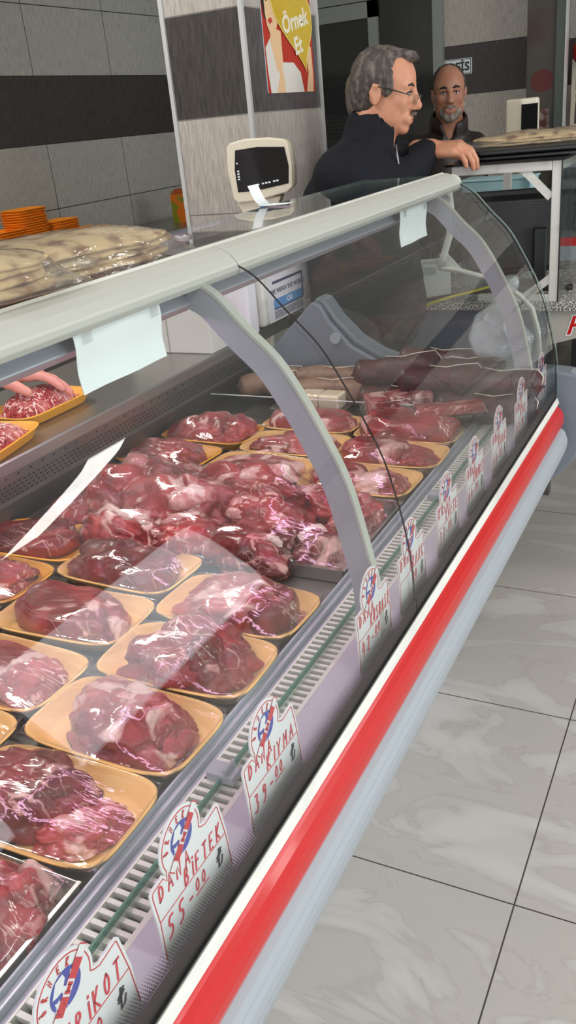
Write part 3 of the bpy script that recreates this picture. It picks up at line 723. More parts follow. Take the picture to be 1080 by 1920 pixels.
# ================================================================== PRICE TAGS
FONT = {
 'A': [[(0, 0), (.3, 1), (.6, 0)], [(.12, .38), (.48, .38)]], 'N': [[(0, 0), (.04, 1), (.5, 0), (.55, 1)]], 'D': [[(.05, 0), (.05, 1), (.4, .85), (.55, .5), (.4, .12), (0, 0)]],
 'T': [[(0, 1), (.6, 1)], [(.3, 1), (.3, 0)]], 'R': [[(0, 0), (0, 1), (.4, .95), (.45, .65), (.05, .5), (.55, 0)]], 'I': [[(.15, 0), (.15, 1)]], 'İ': [[(.15, 0), (.15, .8)], [(.15, 1.02), (.16, 1.1)]],
 'K': [[(0, 0), (0, 1)], [(.5, 1), (.05, .45), (.55, 0)]], 'O': [[(.3, 1), (.05, .75), (.02, .3), (.25, 0), (.5, .2), (.55, .7), (.3, 1)]], 'B': [[(0, 0), (0, 1), (.4, .95), (.42, .6), (.05, .52), (.5, .4), (.48, .05), (0, 0)]],
 'F': [[(0, 0), (.02, 1), (.5, 1)], [(0, .55), (.4, .55)]], 'E': [[(.5, 1), (.02, 1), (0, 0), (.5, 0)], [(0, .52), (.4, .52)]], 'Y': [[(0, 1), (.28, .5), (.6, 1)], [(.28, .5), (.26, 0)]],
 'M': [[(0, 0), (.05, 1), (.3, .4), (.55, 1), (.6, 0)]], 'U': [[(0, 1), (.02, .2), (.25, 0), (.5, .2), (.52, 1)]], 'Ş': [[(.5, .9), (.2, 1), (.02, .75), (.45, .4), (.4, .05), (0, .05)], [(.25, .0), (.3, -.18)]],
 'S': [[(.5, .9), (.2, 1), (.02, .75), (.45, .4), (.4, .05), (0, .05)]], 'C': [[(.5, .85), (.2, 1), (.0, .5), (.2, 0), (.5, .12)]], 'Ç': [[(.5, .85), (.2, 1), (.0, .5), (.2, 0), (.5, .12)], [(.25, 0), (.3, -.18)]],
 'P': [[(0, 0), (0, 1), (.45, .92), (.45, .6), (.05, .5)]], 'Ö': [[(.3, .85), (.05, .65), (.02, .3), (.25, 0), (.5, .2), (.55, .6), (.3, .85)], [(.15, 1.05), (.17, 1.1)], [(.4, 1.05), (.42, 1.1)]],
 'Ü': [[(0, .85), (.02, .2), (.25, 0), (.5, .2), (.52, .85)], [(.12, 1.05), (.14, 1.1)], [(.4, 1.05), (.42, 1.1)]], 'G': [[(.5, .85), (.2, 1), (.0, .5), (.2, 0), (.5, .1), (.5, .45), (.28, .45)]],
 '0': [[(.3, 1), (.05, .75), (.02, .3), (.25, 0), (.5, .2), (.55, .7), (.3, 1)]], '1': [[(.1, .75), (.3, 1), (.28, 0)]], '2': [[(.02, .8), (.25, 1), (.48, .8), (.3, .4), (0, 0), (.55, .02)]],
 '3': [[(.02, .95), (.4, .95), (.25, .6), (.5, .35), (.3, 0), (0, .08)]], '4': [[(.15, 1), (0, .4), (.5, .42)], [(.4, .8), (.36, 0)]], '5': [[(.5, 1), (.1, 1), (.05, .58), (.4, .55), (.45, .15), (0, 0)]],
 '7': [[(0, 1), (.5, 1), (.2, 0)], [(.1, .5), (.45, .5)]], '9': [[(.45, .75), (.2, .98), (.02, .7), (.25, .5), (.45, .75), (.4, .2), (.1, 0)]], '-': [[(.05, .45), (.35, .45)]], '₺': [[(.25, 1), (.2, 0), (.5, .1), (.62, .45)], [(0, .45), (.5, .75)], [(0, .62), (.5, .92)]]}
def ribbon(g, pts, w, P, t=0.0004, lift=0.0):
    """flat stroke; P maps (u, v, n) to a point"""
    pts = [np.array(p, float) for p in pts]
    n = len(pts); L = []; R = []
    for i in range(n):
        a = pts[max(i - 1, 0)]; b = pts[min(i + 1, n - 1)]; d = b - a; d = d / (np.linalg.norm(d) + 1e-9); q = np.array([-d[1], d[0]]) * w / 2
        ext = d * (w * .3) * (-1 if i == 0 else (1 if i == n - 1 else 0))
        L.append(pts[i] + q + ext); R.append(pts[i] - q + ext)
    v = [P(*l, lift) for l in L] + [P(*r, lift) for r in R] + [P(*l, lift + t) for l in L] + [P(*r, lift + t) for r in R]
    f = []
    for i in range(n - 1):
        f += [(i, i + 1, n + i + 1, n + i), (2 * n + i, 3 * n + i, 3 * n + i + 1, 2 * n + i + 1), (i, 2 * n + i, 2 * n + i + 1, i + 1), (n + i, n + i + 1, 3 * n + i + 1, 3 * n + i)]
    g.add(v, f)
def chaikin(p, it=2):
    p = [np.array(q, float) for q in p]
    for _ in range(it):
        r = [p[0]]
        for a, b in zip(p[:-1], p[1:]): r += [a * .75 + b * .25, a * .25 + b * .75]
        r.append(p[-1]); p = r
    return p
def write(g, s, u, v, hgt, P, w=.0011, adv=.78, slant=.12, ang=0.0, lift=.0018, wid=.62, rnd=None):
    x = 0
    for ch in s:
        if ch == ' ': x += hgt * .5; continue
        for st in FONT[ch]:
            q = chaikin(st, 1) if ch in 'OÖ0239SŞCÇUÜDPRBG5' else st
            pts = []
            for a, b in q:
                aa = x + (a * wid + b * slant) * hgt; bb = b * hgt
                pts.append((u + aa * math.cos(ang) - bb * math.sin(ang), v + aa * math.sin(ang) + bb * math.cos(ang)))
            ribbon(g, pts, w, P, lift=lift)
        x += hgt * (adv if ch not in 'Iİ-' else adv * .55) * (wid / .62)
def price_tag(y, word1, word2, lira, kurus, label):
    r = root('price_tag', (-.3745, y, .788), label, 'price tag', 'handwritten price tags along the front of the display case')
    # local frame: u along +Y, v up, n towards the customer (+X)
    P = lambda u, v, n: (n, u, v)
    # outline of the board
    c = np.array((.050, .097)); rad = .031
    out = [(.004, .0), (.118, .0), (.1165, .045), (.110, .083), (.107, .0865), (.103, .0865), (.086, .0845), (.0815, .0865)]
    a0 = math.atan2(.0865 - c[1], .0805 - c[0])
    for k in range(19):
        a = a0 + (math.radians(218) - a0) * k / 18
        out.append((c[0] + rad * math.cos(a), c[1] + rad * math.sin(a)))
    out += [(.020, .0865 - .001), (.004, .0845), (.0, .081), (-.0005, .075), (.0025, .045)]
    def scale_in(pts, d):
        n = len(pts); res = []
        for i in range(n):
            a = np.array(pts[i - 1]); b = np.array(pts[(i + 1) % n]); t = b - a; t = t / (np.linalg.norm(t) + 1e-9)
            res.append(tuple(np.array(pts[i]) + np.array([-t[1], t[0]]) * d))
        return res
    n = len(out); g = G()
    g.add([P(u, v, 0) for u, v in out] + [P(u, v, .0016) for u, v in out], [tuple(range(n - 1, -1, -1)), tuple(range(n, 2 * n))] + [(i, (i + 1) % n, n + (i + 1) % n, n + i) for i in range(n)])
    board = g.build('board', M_TAG, r, world=False)
    g = G(); inn = scale_in(out, .0032)
    ribbon(g, inn[1:] + [inn[0]], .0009, P, lift=.0016)
    ribbon(g, [(.006, .046), (.1130, .046)], .0008, P, lift=.0016)
    g.build('border', M_TAGRED, r, world=False)
    # emblem: globe, ribbon, arched name
    gc = (.0515, .0985); gr = .0160
    g = G(); q = [(gc[0] + gr * math.cos(2 * PI * k / 28), gc[1] + gr * math.sin(2 * PI * k / 28)) for k in range(28)]
    g.add([P(u, v, .0018) for u, v in q] + [P(u, v, .0021) for u, v in q], [tuple(range(28, 56))] + [(i, (i + 1) % 28, 28 + (i + 1) % 28, 28 + i) for i in range(28)])
    gl = g.build('globe', M_BLUE, r, world=False)
    g = G()
    for pts in ([(-.9, .2), (-.5, .9), (.0, .95), (.1, .6), (-.1, .3), (.05, .1), (-.2, -.2), (-.3, .1), (-.6, .1)], [(-.85, -.1), (-.4, -.3), (-.1, -.6), (-.35, -.95), (-.75, -.6)], [(.5, .7), (.75, .5), (.55, .35), (.4, .5)]):
        pp = [(gc[0] + a * gr * .95, gc[1] + b * gr * .95) for a, b in pts]; m_ = len(pp)
        g.add([P(u, v, .0023) for u, v in pp], [tuple(range(m_ - 1, -1, -1))])
    for kk in (-.5, 0.0): ribbon(g, [(gc[0] + gr * (kk - .35 * (1 - t * t)), gc[1] + gr * (-.1 + t * .0 - .8 * (1 - abs(t)) * 0 - .9 * (t + 1) / 2)) for t in (-1, -.5, 0, .5, .8)], .0003, P, lift=.0022)
    g.build('continents', M_TAG, gl, world=False)
    g = G(); g.cur = 0
    A = np.array((.031, .0765)); B = np.array((.0765, .1165)); d = (B - A) / np.linalg.norm(B - A); nn = np.array([-d[1], d[0]])
    def quad(t0, t1, w, lift):
        a = A + (B - A) * t0; b = A + (B - A) * t1
        pp = [a + nn * w, a - nn * w, b - nn * w, b + nn * w]
        g.add([P(*p_, lift) for p_ in pp], [(0, 1, 2, 3)])
    g.cur = 0; quad(.02, .98, .0042, .0024); g.cur = 1; quad(.0, 1.0, .0046, .00225); quad(.17, .40, .0046, .0026); quad(.60, .84, .0046, .0026)
    quad(.46, .54, .0022, .0026); quad(.43, .47, .0034, .0026); quad(.53, .57, .0030, .0026)
    g.build('banner', M_TAG, gl, world=False, mats=[M_TAG, M_TAGRED], fixn=False)
    g = G()
    for ch, a in zip('ÖRNEK', (168, 141, 115, 89, 64)):
        an = math.radians(a); ctr = np.array((gc[0] + math.cos(an) * .0225 - .0015, gc[1] - .0015 + math.sin(an) * .0225)); rot = an - PI / 2
        write(g, ch, ctr[0] + math.sin(rot) * .0035 - math.cos(rot) * .002, ctr[1] - math.cos(rot) * .0035 - math.sin(rot) * .002, .0062, P, w=.0011, slant=0, ang=rot, lift=.0018)
    g.build('emblem_name', M_TAGRED, r, world=False)
    g = G()
    if word1: write(g, word1, .010, .0645, .0160, P, w=.0020, wid=.66, slant=.05)
    wd = len([c_ for c_ in word2 if c_ not in 'Iİ']) + .6 * len([c_ for c_ in word2 if c_ in 'Iİ'])
    hh = .0165 if word1 else .019; wid = min(.78, (.066 if word1 else .098) / (wd * hh * .78) * .62)
    write(g, word2, .045 if word1 else .012, .0485, hh, P, w=.0020, wid=wid, slant=.12, adv=.78)
    if lira: write(g, lira + '-', .013, .019, .021, P, w=.0023, wid=.62)
    write(g, kurus, .058, .027, .0125, P, w=.0016, wid=.66); ribbon(g, [(.057, .0235), (.078, .0245)], .0011, P, lift=.0018)
    hw = g.build('handwriting', M_PEN, r, world=False)
    g = G(); write(g, '₺', .093, .019, .020, P, w=.0024, wid=.75)
    g.build('currency_sign', M_PENB, r, world=False)
    g = G(); g.box(-.010, .0, .035, .085, 0, .004); g.box(-.0008, .0, .035, .085, .0, .012); g.build('stand', M_TAG, r, world=False)
    return r
TAGS = [(.233, '', 'ANTRİKOT', '50', '00', 'price tag reading TRİKOT, nearest the camera at the bottom edge'),
        (.385, 'DANA', 'BİFTEK', '55', '00', 'price tag reading DANA BİFTEK 55-00 in red pen'),
        (.540, 'DANA', 'KIYMA', '39', '00', 'price tag reading DANA KIYMA 39-00 in red pen'),
        (.826, 'DANA', 'KUŞBAŞI', '42', '00', 'price tag reading DANA KUŞBAŞI just before the glass joint'),
        (.976, 'DANA', 'TRANÇ', '', '00', 'price tag reading DANA TRANÇ crossed by the dark glass joint'),
        (1.150, 'KASAP', 'KÖFTE', '37', '00', 'price tag reading KASAP KÖFTE 37 in red pen'),
        (1.312, 'DANA', 'KÜBÜRET', '44', '00', 'price tag reading DANA with 44-00, next after the KASAP KÖFTE tag'),
        (1.482, 'DANA', 'NUAR', '44', '00', 'price tag reading DANA NUAR 44'),
        (1.668, 'DANA', 'NUR', '42', '00', 'price tag reading DANA with 42, second from the far end of the row'),
        (1.866, '', 'SUCUK', '45', '00', 'price tag reading SUCUK at the far end of the row')]
for t in TAGS: price_tag(*t)

# ================================================================== MEAT
def sphere_pts(sub):
    b = bmesh.new(); bmesh.ops.create_icosphere(b, subdivisions=sub, radius=1.0)
    v = [p.co.copy() for p in b.verts]; f = [tuple(q.index for q in p.verts) for p in b.faces]; b.free(); return v, f
ICO5 = sphere_pts(5); ICO4 = sphere_pts(4)
def lump(seed, rx, ry, rz, rot=0.0, flat=.35, rough=1.0, ico=None):
    V, Fc = ico or ICO5; out = []; cr, sr = math.cos(rot), math.sin(rot); s = Vector((seed * 3.17, seed * 1.31, seed * 7.7))
    for p in V:
        q = p + s
        r = 1 + rough * (.26 * noise.noise(q * 1.2) + .15 * noise.noise(q * 2.6) + .05 * noise.noise(q * 6.0))
        r -= rough * .13 * max(0, 1 - abs(noise.noise(q * 1.7 + Vector((9, 9, 9)))) * 9)      # creases between muscles
        x, y, z = p.x * rx * r, p.y * ry * r, p.z * rz * r
        if z < 0: z *= flat
        out.append((x * cr - y * sr, x * sr + y * cr, z))
    return out, Fc
def slab(seed, rx, ry, rz, rot=0.0):
    """flat steak with a steep cut edge"""
    V, Fc = ICO5; out = []; cr, sr = math.cos(rot), math.sin(rot); s = Vector((seed * 2.3, seed * 5.1, seed))
    for p in V:
        h = math.hypot(p.x, p.y); k = min(1.0, h) ** .45 / max(h, 1e-4); q = p + s
        r = 1 + .16 * noise.noise(Vector((p.x, p.y, 0)) * 1.6 + s)
        z = (abs(p.z) ** .35) * (1 if p.z > 0 else -.0) * rz * (1 + .25 * noise.noise(q * 2.2))
        x, y = p.x * k * rx * r, p.y * k * ry * r
        out.append((x * cr - y * sr, x * sr + y * cr, z))
    return out, Fc
def tray_mesh(g, L, W, Hh, n=56, pw=5.0):
    def loop(l, w, z, dz=0):
        o = []
        for k in range(n):
            t = 2 * PI * k / n; c_, s_ = math.cos(t), math.sin(t)
            o.append((l / 2 * math.copysign(abs(c_) ** (2 / pw), c_), w / 2 * math.copysign(abs(s_) ** (2 / pw), s_), z))
        return o
    loops = [loop(L - .045, W - .042, 0), loop(L - .028, W - .026, .003), loop(L - .006, W - .006, Hh - .003), loop(L, W, Hh - .0015), loop(L, W, Hh), loop(L - .004, W - .004, Hh + .0008), loop(L - .010, W - .010, Hh - .0005), loop(L - .032, W - .030, .0065), loop(L - .046, W - .044, .004)]
    v = [p for l in loops for p in l]; m = len(loops)
    f = [(i * n + k, i * n + (k + 1) % n, (i + 1) * n + (k + 1) % n, (i + 1) * n + k) for i in range(m - 1) for k in range(n)]
    f += [tuple(range(n - 1, -1, -1)), tuple((m - 1) * n + k for k in range(n))]
    g.add(v, f)
def drape(L, W, zr, solids, nx=46, ny=34, iters=220, squ=.10, lift=.0010, seed=0, slack=.0, ends=None):
    """film stretched over the rim and over what lies inside"""
    trees = [BVHTree.FromPolygons([Vector(p) for p in v], f) for v, f in solids]
    U = np.linspace(-1, 1, nx); Vv = np.linspace(-1, 1, ny)
    X = np.zeros((nx, ny)); Y = np.zeros((nx, ny)); F_ = np.full((nx, ny), -1.0)
    for i, u in enumerate(U):
        for j, w in enumerate(Vv):
            x = u * L / 2 * math.sqrt(1 - squ * w * w * u * u); y = w * W / 2 * math.sqrt(1 - squ * u * u * w * w)
            X[i, j] = x; Y[i, j] = y
            for t in trees:
                h = t.ray_cast(Vector((x, y, .5)), Vector((0, 0, -1)))
                if h[0] is not None: F_[i, j] = max(F_[i, j], h[0].z + lift)
    Z = np.maximum(F_, zr); E_ = Z.copy()
    for _ in range(iters):
        A = Z.copy(); A[1:-1, 1:-1] = .25 * (Z[2:, 1:-1] + Z[:-2, 1:-1] + Z[1:-1, 2:] + Z[1:-1, :-2])
        Z = np.maximum(A, F_); Z[0, :] = zr; Z[-1, :] = zr; Z[:, 0] = zr; Z[:, -1] = zr
        Z[0, :] = np.maximum(zr, F_[0, :]); Z[-1, :] = np.maximum(zr, F_[-1, :]); Z[:, 0] = np.maximum(zr, F_[:, 0]); Z[:, -1] = np.maximum(zr, F_[:, -1])
    v = [(X[i, j], Y[i, j], Z[i, j]) for i in range(nx) for j in range(ny)]
    f = [(i * ny + j, (i + 1) * ny + j, (i + 1) * ny + j + 1, i * ny + j + 1) for i in range(nx - 1) for j in range(ny - 1)]
    # skirt folded down over the rim
    rim = [i * ny for i in range(nx)] + [(nx - 1) * ny + j for j in range(1, ny)] + [i * ny + ny - 1 for i in range(nx - 2, -1, -1)] + [j for j in range(ny - 2, 0, -1)]
    k = len(v)
    for q in rim: v.append((v[q][0] * 1.004, v[q][1] * 1.006, min(v[q][2], zr) - .007))
    m = len(rim)
    for a in range(m): f.append((rim[a], rim[(a + 1) % m], k + (a + 1) % m, k + a))
    return v, f
def meat_pack(cx, cy, rz, spec, label, foam=None, mt=None, L=.229, W=.137, z=.777, film=True, seed=1, tilt=0.0):
    r = root('meat_pack', (cx, cy, z), label, 'packed meat', 'foam trays of beef wrapped in cling film inside the display case', rz)
    if tilt: r.rotation_euler = (tilt, 0, rz)
    g = G(); tray_mesh(g, L, W, .024); g.build('foam_tray', foam or M_FOAM, r, smooth=True, world=False)
    sol = []
    for k, sp in enumerate(spec):
        kind, dx, dy, dz, rx, ry, rz_, ro = sp[:8]; sd = seed * 7 + k * 3 + 1
        v, f = (lump if kind == 'l' else slab)(sd, rx * 1.16, ry * 1.12, rz_ * 1.06, ro)
        v = [(a + dx, b + dy, max(c_ + .010 + dz, .0068)) for a, b, c_ in v]
        m_ = sp[8] if len(sp) > 8 else (mt or M_MEAT)
        mesh('meat_cut', v, f, m_, r, True, False); sol.append((v, f))
    if film:
        v, f = drape(L - .002, W - .002, .0255, sol); mesh('cling_film', v, f, M_FILM, r, True, False)
    return r
L2 = lambda s: s
# front row beside the air grille
meat_pack(-.597, .496, .02, [('l', -.035, .0, 0, .072, .055, .042, .3, M_MEAT3), ('l', .052, -.008, 0, .045, .035, .016, .5, M_MEAT2)], 'wrapped foam tray with a dark red joint, nearest tray of the front row', seed=2)
meat_pack(-.597, .635, -.02, [('l', .008, 0, 0, .082, .055, .046, -.3, M_MEAT2), ('l', .055, .0, -.002, .035, .045, .035, .2, M_MEAT3)], 'wrapped tray with a round marbled roast, second of the front row from the camera', seed=5)
meat_pack(-.597, .776, .03, [('l', .0, 0, 0, .072, .056, .056, .5, M_MEAT), ('l', .035, -.01, .0, .045, .045, .05, .9, M_MEAT3)], 'wrapped tray with a tall folded brown-red roast, third of the front row', seed=9)
meat_pack(-.60, .918, -.03, [('l', .005, 0, 0, .080, .054, .046, .1, M_MEAT2), ('s', .055, 0, .0, .035, .04, .035, .0, M_MEAT3)], 'wrapped tray of pale fatty beef, last of the front row before the loose meat', seed=12)
# second row
meat_pack(-.826, .532, .02, [('l', 0, 0, 0, .078, .05, .035, .2)], 'wrapped yellow tray partly cut off by the left picture edge, in the second row', seed=15, mt=M_MEAT2)
meat_pack(-.826, .672, -.03, [('s', -.02, 0, 0, .080, .050, .022, .1, M_MEAT2), ('l', .045, .0, 0, .04, .045, .03, .5, M_MEAT2)], 'wrapped tray of flat steaks with a white fat patch at the left picture edge', seed=17)
meat_pack(-.824, .822, .04, [('s', -.01, 0, 0, .082, .050, .034, -.1, M_MEAT), ('l', .05, 0, 0, .035, .045, .03, .6, M_MEAT2)], 'wrapped tray with a squared pink and red slab, second row beside the tall roast', seed=21)
meat_pack(-.832, .972, -.05, [('l', -.02, 0, 0, .078, .052, .046, .2, M_MEAT3), ('s', .03, -.01, 0, .055, .045, .038, .1, M_MEAT3)], 'wrapped tray with dark beef slices standing on edge, second row beside the loose meat', seed=24)
# third row
meat_pack(-1.052, 1.012, .03, [('s', -.02, .0, 0, .080, .052, .028, .1, M_MEAT3)], 'bright orange tray holding one broad smooth dark steak near the rear wall', foam=M_FOAM2, seed=27, film=False)
meat_pack(-1.055, .872, -.02, [('l', 0, 0, 0, .078, .05, .04, .3, M_MEAT2)], 'wrapped orange tray with fatty beef in front of the broad dark steak', foam=M_FOAM2, seed=31)
meat_pack(-1.05, .735, .02, [('l', 0, 0, 0, .075, .05, .038, .1)], 'wrapped orange tray mostly outside the left picture edge in the third row', foam=M_FOAM2, seed=33)
# behind the loose meat
meat_pack(-1.065, 1.437, -.08, [('l', .005, 0, 0, .080, .052, .044, .1)], 'wrapped orange tray with a rounded red roast, just behind the loose meat at the rear', foam=M_FOAM2, seed=36)
meat_pack(-1.04, 1.585, -.04, [('l', -.01, 0, 0, .080, .052, .05, .3), ('l', .06, .02, .01, .03, .04, .035, 0, M_MEAT2)], 'wrapped orange tray with a fat-rimmed red roast, by the perforated rear panel', foam=M_FOAM2, seed=39)
meat_pack(-.828, 1.412, -.06, [('s', 0, 0, 0, .088, .050, .022, .05, M_MEAT2)], 'wrapped tray of flat pale pink slices behind the loose meat, middle column', seed=42)
meat_pack(-.605, 1.402, -.03, [('s', -.04, 0, 0, .050, .048, .03, .1), ('l', .04, 0, 0, .05, .045, .028, .7, M_MEAT2)], 'wrapped tray of beef behind the near support arm, at the front side', seed=45)
meat_pack(-.815, 1.555, .02, [('l', 0, 0, 0, .085, .052, .032, .15, M_MEAT2)], 'wrapped tray of pink marbled beef in the middle column under glare', seed=48)
meat_pack(-.595, 1.542, .03, [('s', -.03, 0, 0, .06, .05, .035, .1), ('l', .05, 0, 0, .04, .045, .022, .7)], 'wrapped tray whose peach corner shows beside the air grille, beyond the glass joint', seed=51)
meat_pack(-.60, 1.672, .0, [('s', 0, 0, 0, .095, .052, .045, .0, M_MEAT)], 'wrapped pack of red slices just in front of the sausages, front side', seed=54, W=.12)
meat_pack(-.835, 1.69, .0, [('s', 0, 0, 0, .092, .05, .034, .0, M_MEAT2)], 'wrapped pack of pale slices just in front of the cheese blocks', seed=57, W=.12)
# loose meat pans with film
def meat_pan(name, x0, x1, y0, y1, lumps, label, hgt=.022, film=True, arch=()):
    cx, cy = (x0 + x1) / 2, (y0 + y1) / 2
    r = root(name, (cx, cy, .777), label, 'metal pan')
    g = G(); t = .0012
    for a in ((x0, x1, y0, y1, .777, .7785), (x0, x1, y0, y0 + t, .777, .777 + hgt), (x0, x1, y1 - t, y1, .777, .777 + hgt), (x0, x0 + t, y0, y1, .777, .777 + hgt), (x1 - t, x1, y0, y1, .777, .777 + hgt)): g.box(*a)
    g.box(x0 - .004, x0 + t, y0, y1, .777 + hgt, .7782 + hgt); g.box(x1 - t, x1 + .003, y0, y1, .777 + hgt, .7782 + hgt)
    g.build('pan_body', M_STEEL, r)
    sol = []
    for (lb, x, y, z, rx, ry, rz_, ro, m_, sd, nm, ct) in lumps:
        o = root(nm, (x, y, z), lb, ct, 'loose cuts of beef piled in the metal pans')
        v, f = lump(sd, rx, ry, rz_, ro, flat=.4, rough=1.15)
        mesh('muscle', v, f, m_, o, True, False)
        v2, f2 = lump(sd + 40, rx * .42, ry * .40, rz_ * .42, ro + .6, ico=ICO4)
        mesh('fat_cap', [(a + rx * .3 * math.cos(sd), b + ry * .35 * math.sin(sd), c + rz_ * .66) for a, b, c in v2], f2, M_FAT, o, True, False)
        sol.append(([(a + x - cx, b + y - cy, c + z - .777) for a, b, c in v], f))
        sol.append(([(a + rx * .3 * math.cos(sd) + x - cx, b + ry * .35 * math.sin(sd) + y - cy, c + rz_ * .66 + z - .777) for a, b, c in v2], f2))
    if film:
        v, f = drape(x1 - x0 - .003, y1 - y0 - .003, hgt + .001, sol, nx=70, ny=44, squ=0, iters=160)
        mesh('cling_film', v, f, M_FILM, r, True, False)
    return r
M_FAT = meat_mat('fat and sinew', (176, 84, 86), (220, 168, 162), (238, 214, 206), 0.5)
meat_pan('metal_pan', -1.14, -.492, 1.055, 1.325, [
    ('dark lobe of beef at the rear left corner of the film-covered pan', -1.055, 1.12, .785, .075, .055, .045, .3, M_MEAT, 3, 'beef_cut', 'beef'),
    ('knotted sinewy cut of beef standing highest at the rear left of the pan', -.975, 1.19, .80, .095, .085, .080, .9, M_MEAT2, 8, 'beef_cut', 'beef'),
    ('long red muscle running along the far side of the pan', -.76, 1.235, .81, .145, .066, .066, -.25, M_MEAT, 13, 'beef_cut', 'beef'),
    ('central folded cut of beef with pale fat streaks in the pan', -.82, 1.14, .81, .105, .066, .066, .3, M_MEAT2, 18, 'beef_cut', 'beef'),
    ('smooth muscle in the middle of the front half of the pan', -.675, 1.155, .80, .10, .066, .062, -.2, M_MEAT, 23, 'beef_cut', 'beef'),
    ('dark trimming of beef at the front end of the pan by the near support arm', -.555, 1.12, .785, .058, .055, .042, .5, M_MEAT3, 28, 'beef_cut', 'beef'),
    ('small marbled trimming at the far front corner of the pan', -.545, 1.25, .785, .05, .06, .040, .2, M_MEAT2, 33, 'beef_cut', 'beef'),
    ('dark lobe overhanging the near rim of the pan beside the second-row tray', -.79, 1.075, .792, .09, .050, .050, .1, M_MEAT, 71, 'beef_cut', 'beef'),
    ('mauve muscle overhanging the near rim of the pan towards the front row', -.665, 1.065, .790, .085, .048, .048, -.1, M_MEAT3, 75, 'beef_cut', 'beef'),
    ('long thin trimming on the far rim of the pan behind the front row', -.62, 1.275, .79, .10, .045, .045, -.3, M_MEAT, 79, 'beef_cut', 'beef'),
    ('fatty trimming at the far rim of the pan near the rear left', -.93, 1.285, .79, .08, .045, .045, .2, M_MEAT2, 83, 'beef_cut', 'beef'),
    ('pale fatty strip lying along the near edge of the pan', -.93, 1.075, .792, .11, .042, .048, -.15, M_MEAT2, 38, 'beef_cut', 'beef')],
    'large shallow metal pan of loose beef cuts under film, middle of the deck')
meat_pan('metal_pan', -1.14, -.492, .10, .422, [
    ('broad smooth cut of beef under film in the bottom left corner of the photo', -.61, .33, .785, .11, .09, .068, .4, M_MEAT, 43, 'beef_cut', 'beef'),
    ('pink cut of beef filling the far right corner of the nearest pan', -.545, .372, .785, .055, .048, .05, .3, M_MEAT2, 91, 'beef_cut', 'beef'),
    ('fatty cut of beef beside the broad smooth cut in the nearest pan', -.565, .20, .785, .065, .085, .05, .1, M_MEAT2, 47, 'beef_cut', 'beef'),
    ('further red cut of beef at the left edge in the nearest pan', -.80, .31, .785, .09, .085, .055, .2, M_MEAT, 52, 'beef_cut', 'beef')],
    'film-covered metal pan of beef nearest the camera at the bottom left', hgt=.024)
# clear divider between packs and sausages
dv = root('pan_divider', (-.80, 1.757, .777), 'thin clear upright divider between the wrapped packs and the sausages', 'divider')
G().box(-1.14, -.478, 1.752, 1.755, .777, .832).build('sheet', M_GLASS, dv); G().box(-1.14, -.478, 1.752, 1.755, .832, .8335).build('top_edge', mat('bright plastic edge', (220, 222, 224), 0.3), dv)
G().box(-.481, -.478, 1.60, 1.752, .777, .830).build('side_sheet', M_GLASS, dv)

# ------------------------------------------------------------------ sausages, cheese, sliced packs
M_SAUS = mat('dark dried sausage', (54, 10, 14), 0.5, var=(40, (84, 24, 26), (1, 1, 1), 0.45, 0.7), bump=(130, 0.7, (1, 1, 1)), coat=.12)
M_SAUSP = mat('pale dried sausage', (136, 106, 86), 0.55, var=(30, (98, 62, 52), (1, 1, 1), 0.45, 0.7), bump=(110, 0.5, (1, 1, 1)))
M_STRING = mat('white string', (214, 204, 188), 0.8)
def sausage(x, y, z, ang, ln, rad, label, m=None, tilt=0.0, seed=0, bend=.012, name='sausage'):
    rad *= 1.10; ln *= 1.06
    r = root(name, (x, y, z + .002), label, 'sausage', 'dried sausages piled at the far end of the case', ang)
    r.rotation_euler = (0, tilt, ang)
    n = 22; pts = []; rs = []
    for k in range(n):
        t = k / (n - 1); u = 2 * t - 1
        e = math.sqrt(max(0.0, 1 - max(0, (abs(u) - .8) / .2) ** 2))
        pts.append((u * ln / 2, bend * (1 - u * u), .003 * math.sin(t * 9 + seed))); rs.append(max(.004, rad * (.25 + .75 * e) * (1 + .04 * math.sin(t * 14 + seed))))
    G().tube(pts, rs, 18).build('casing', m or M_SAUS, r, smooth=True, world=False)
    g = G()
    for u in (-.97, .97): g.tube([(u * ln / 2 * 1.0, bend * .05, -.004), (u * ln / 2 * 1.03, bend * .05, .002), (u * ln / 2 * 1.08, .006, .0)], .0035, 6)
    g.build('tied_end', m or M_SAUS, r, smooth=True, world=False)
    g = G(); g.tube([(ln / 2 * 1.0, .0, .003), (ln / 2 * 1.02, .01, .02), (ln / 2 * .9, .012, rad + .004), (ln / 2 * .5, .005, rad + .004), (ln / 2 * .2, -.01, rad + .003), (-.1 * ln, .01, rad + .002)], .0011, 5)
    g.build('string', M_STRING, r, smooth=True, world=False)
    return r
S = sausage
S(-.47, 1.80, .812, .06, .21, .030, 'dark red sausage lowest and nearest the price tags', seed=1)
S(-.68, 1.835, .812, -.04, .20, .028, 'dark red sausage on the deck behind the sliced packs', seed=2)
S(-.475, 1.868, .812, .02, .20, .028, 'dark red sausage second from the front of the pile, on the deck', seed=3)
S(-.50, 1.93, .815, .0, .20, .029, 'dark red sausage at the back of the pile against the end panel', seed=4)
S(-.70, 1.925, .815, .05, .20, .028, 'dark red sausage against the end panel left of the bag-shaped reflection', seed=5)
S(-.46, 1.83, .862, -.05, .20, .029, 'upper dark red sausage directly under the bag-shaped reflection', seed=6)
S(-.555, 1.90, .865, .10, .20, .030, 'upper dark red sausage in the middle of the pile', seed=7)
S(-.70, 1.88, .868, .12, .20, .031, 'topmost thick red sausage with string trailing from its right end', seed=8, tilt=-.1)
S(-.62, 1.945, .872, -.1, .19, .030, 'upper dark red sausage leaning on the end panel behind the topmost one', seed=13)
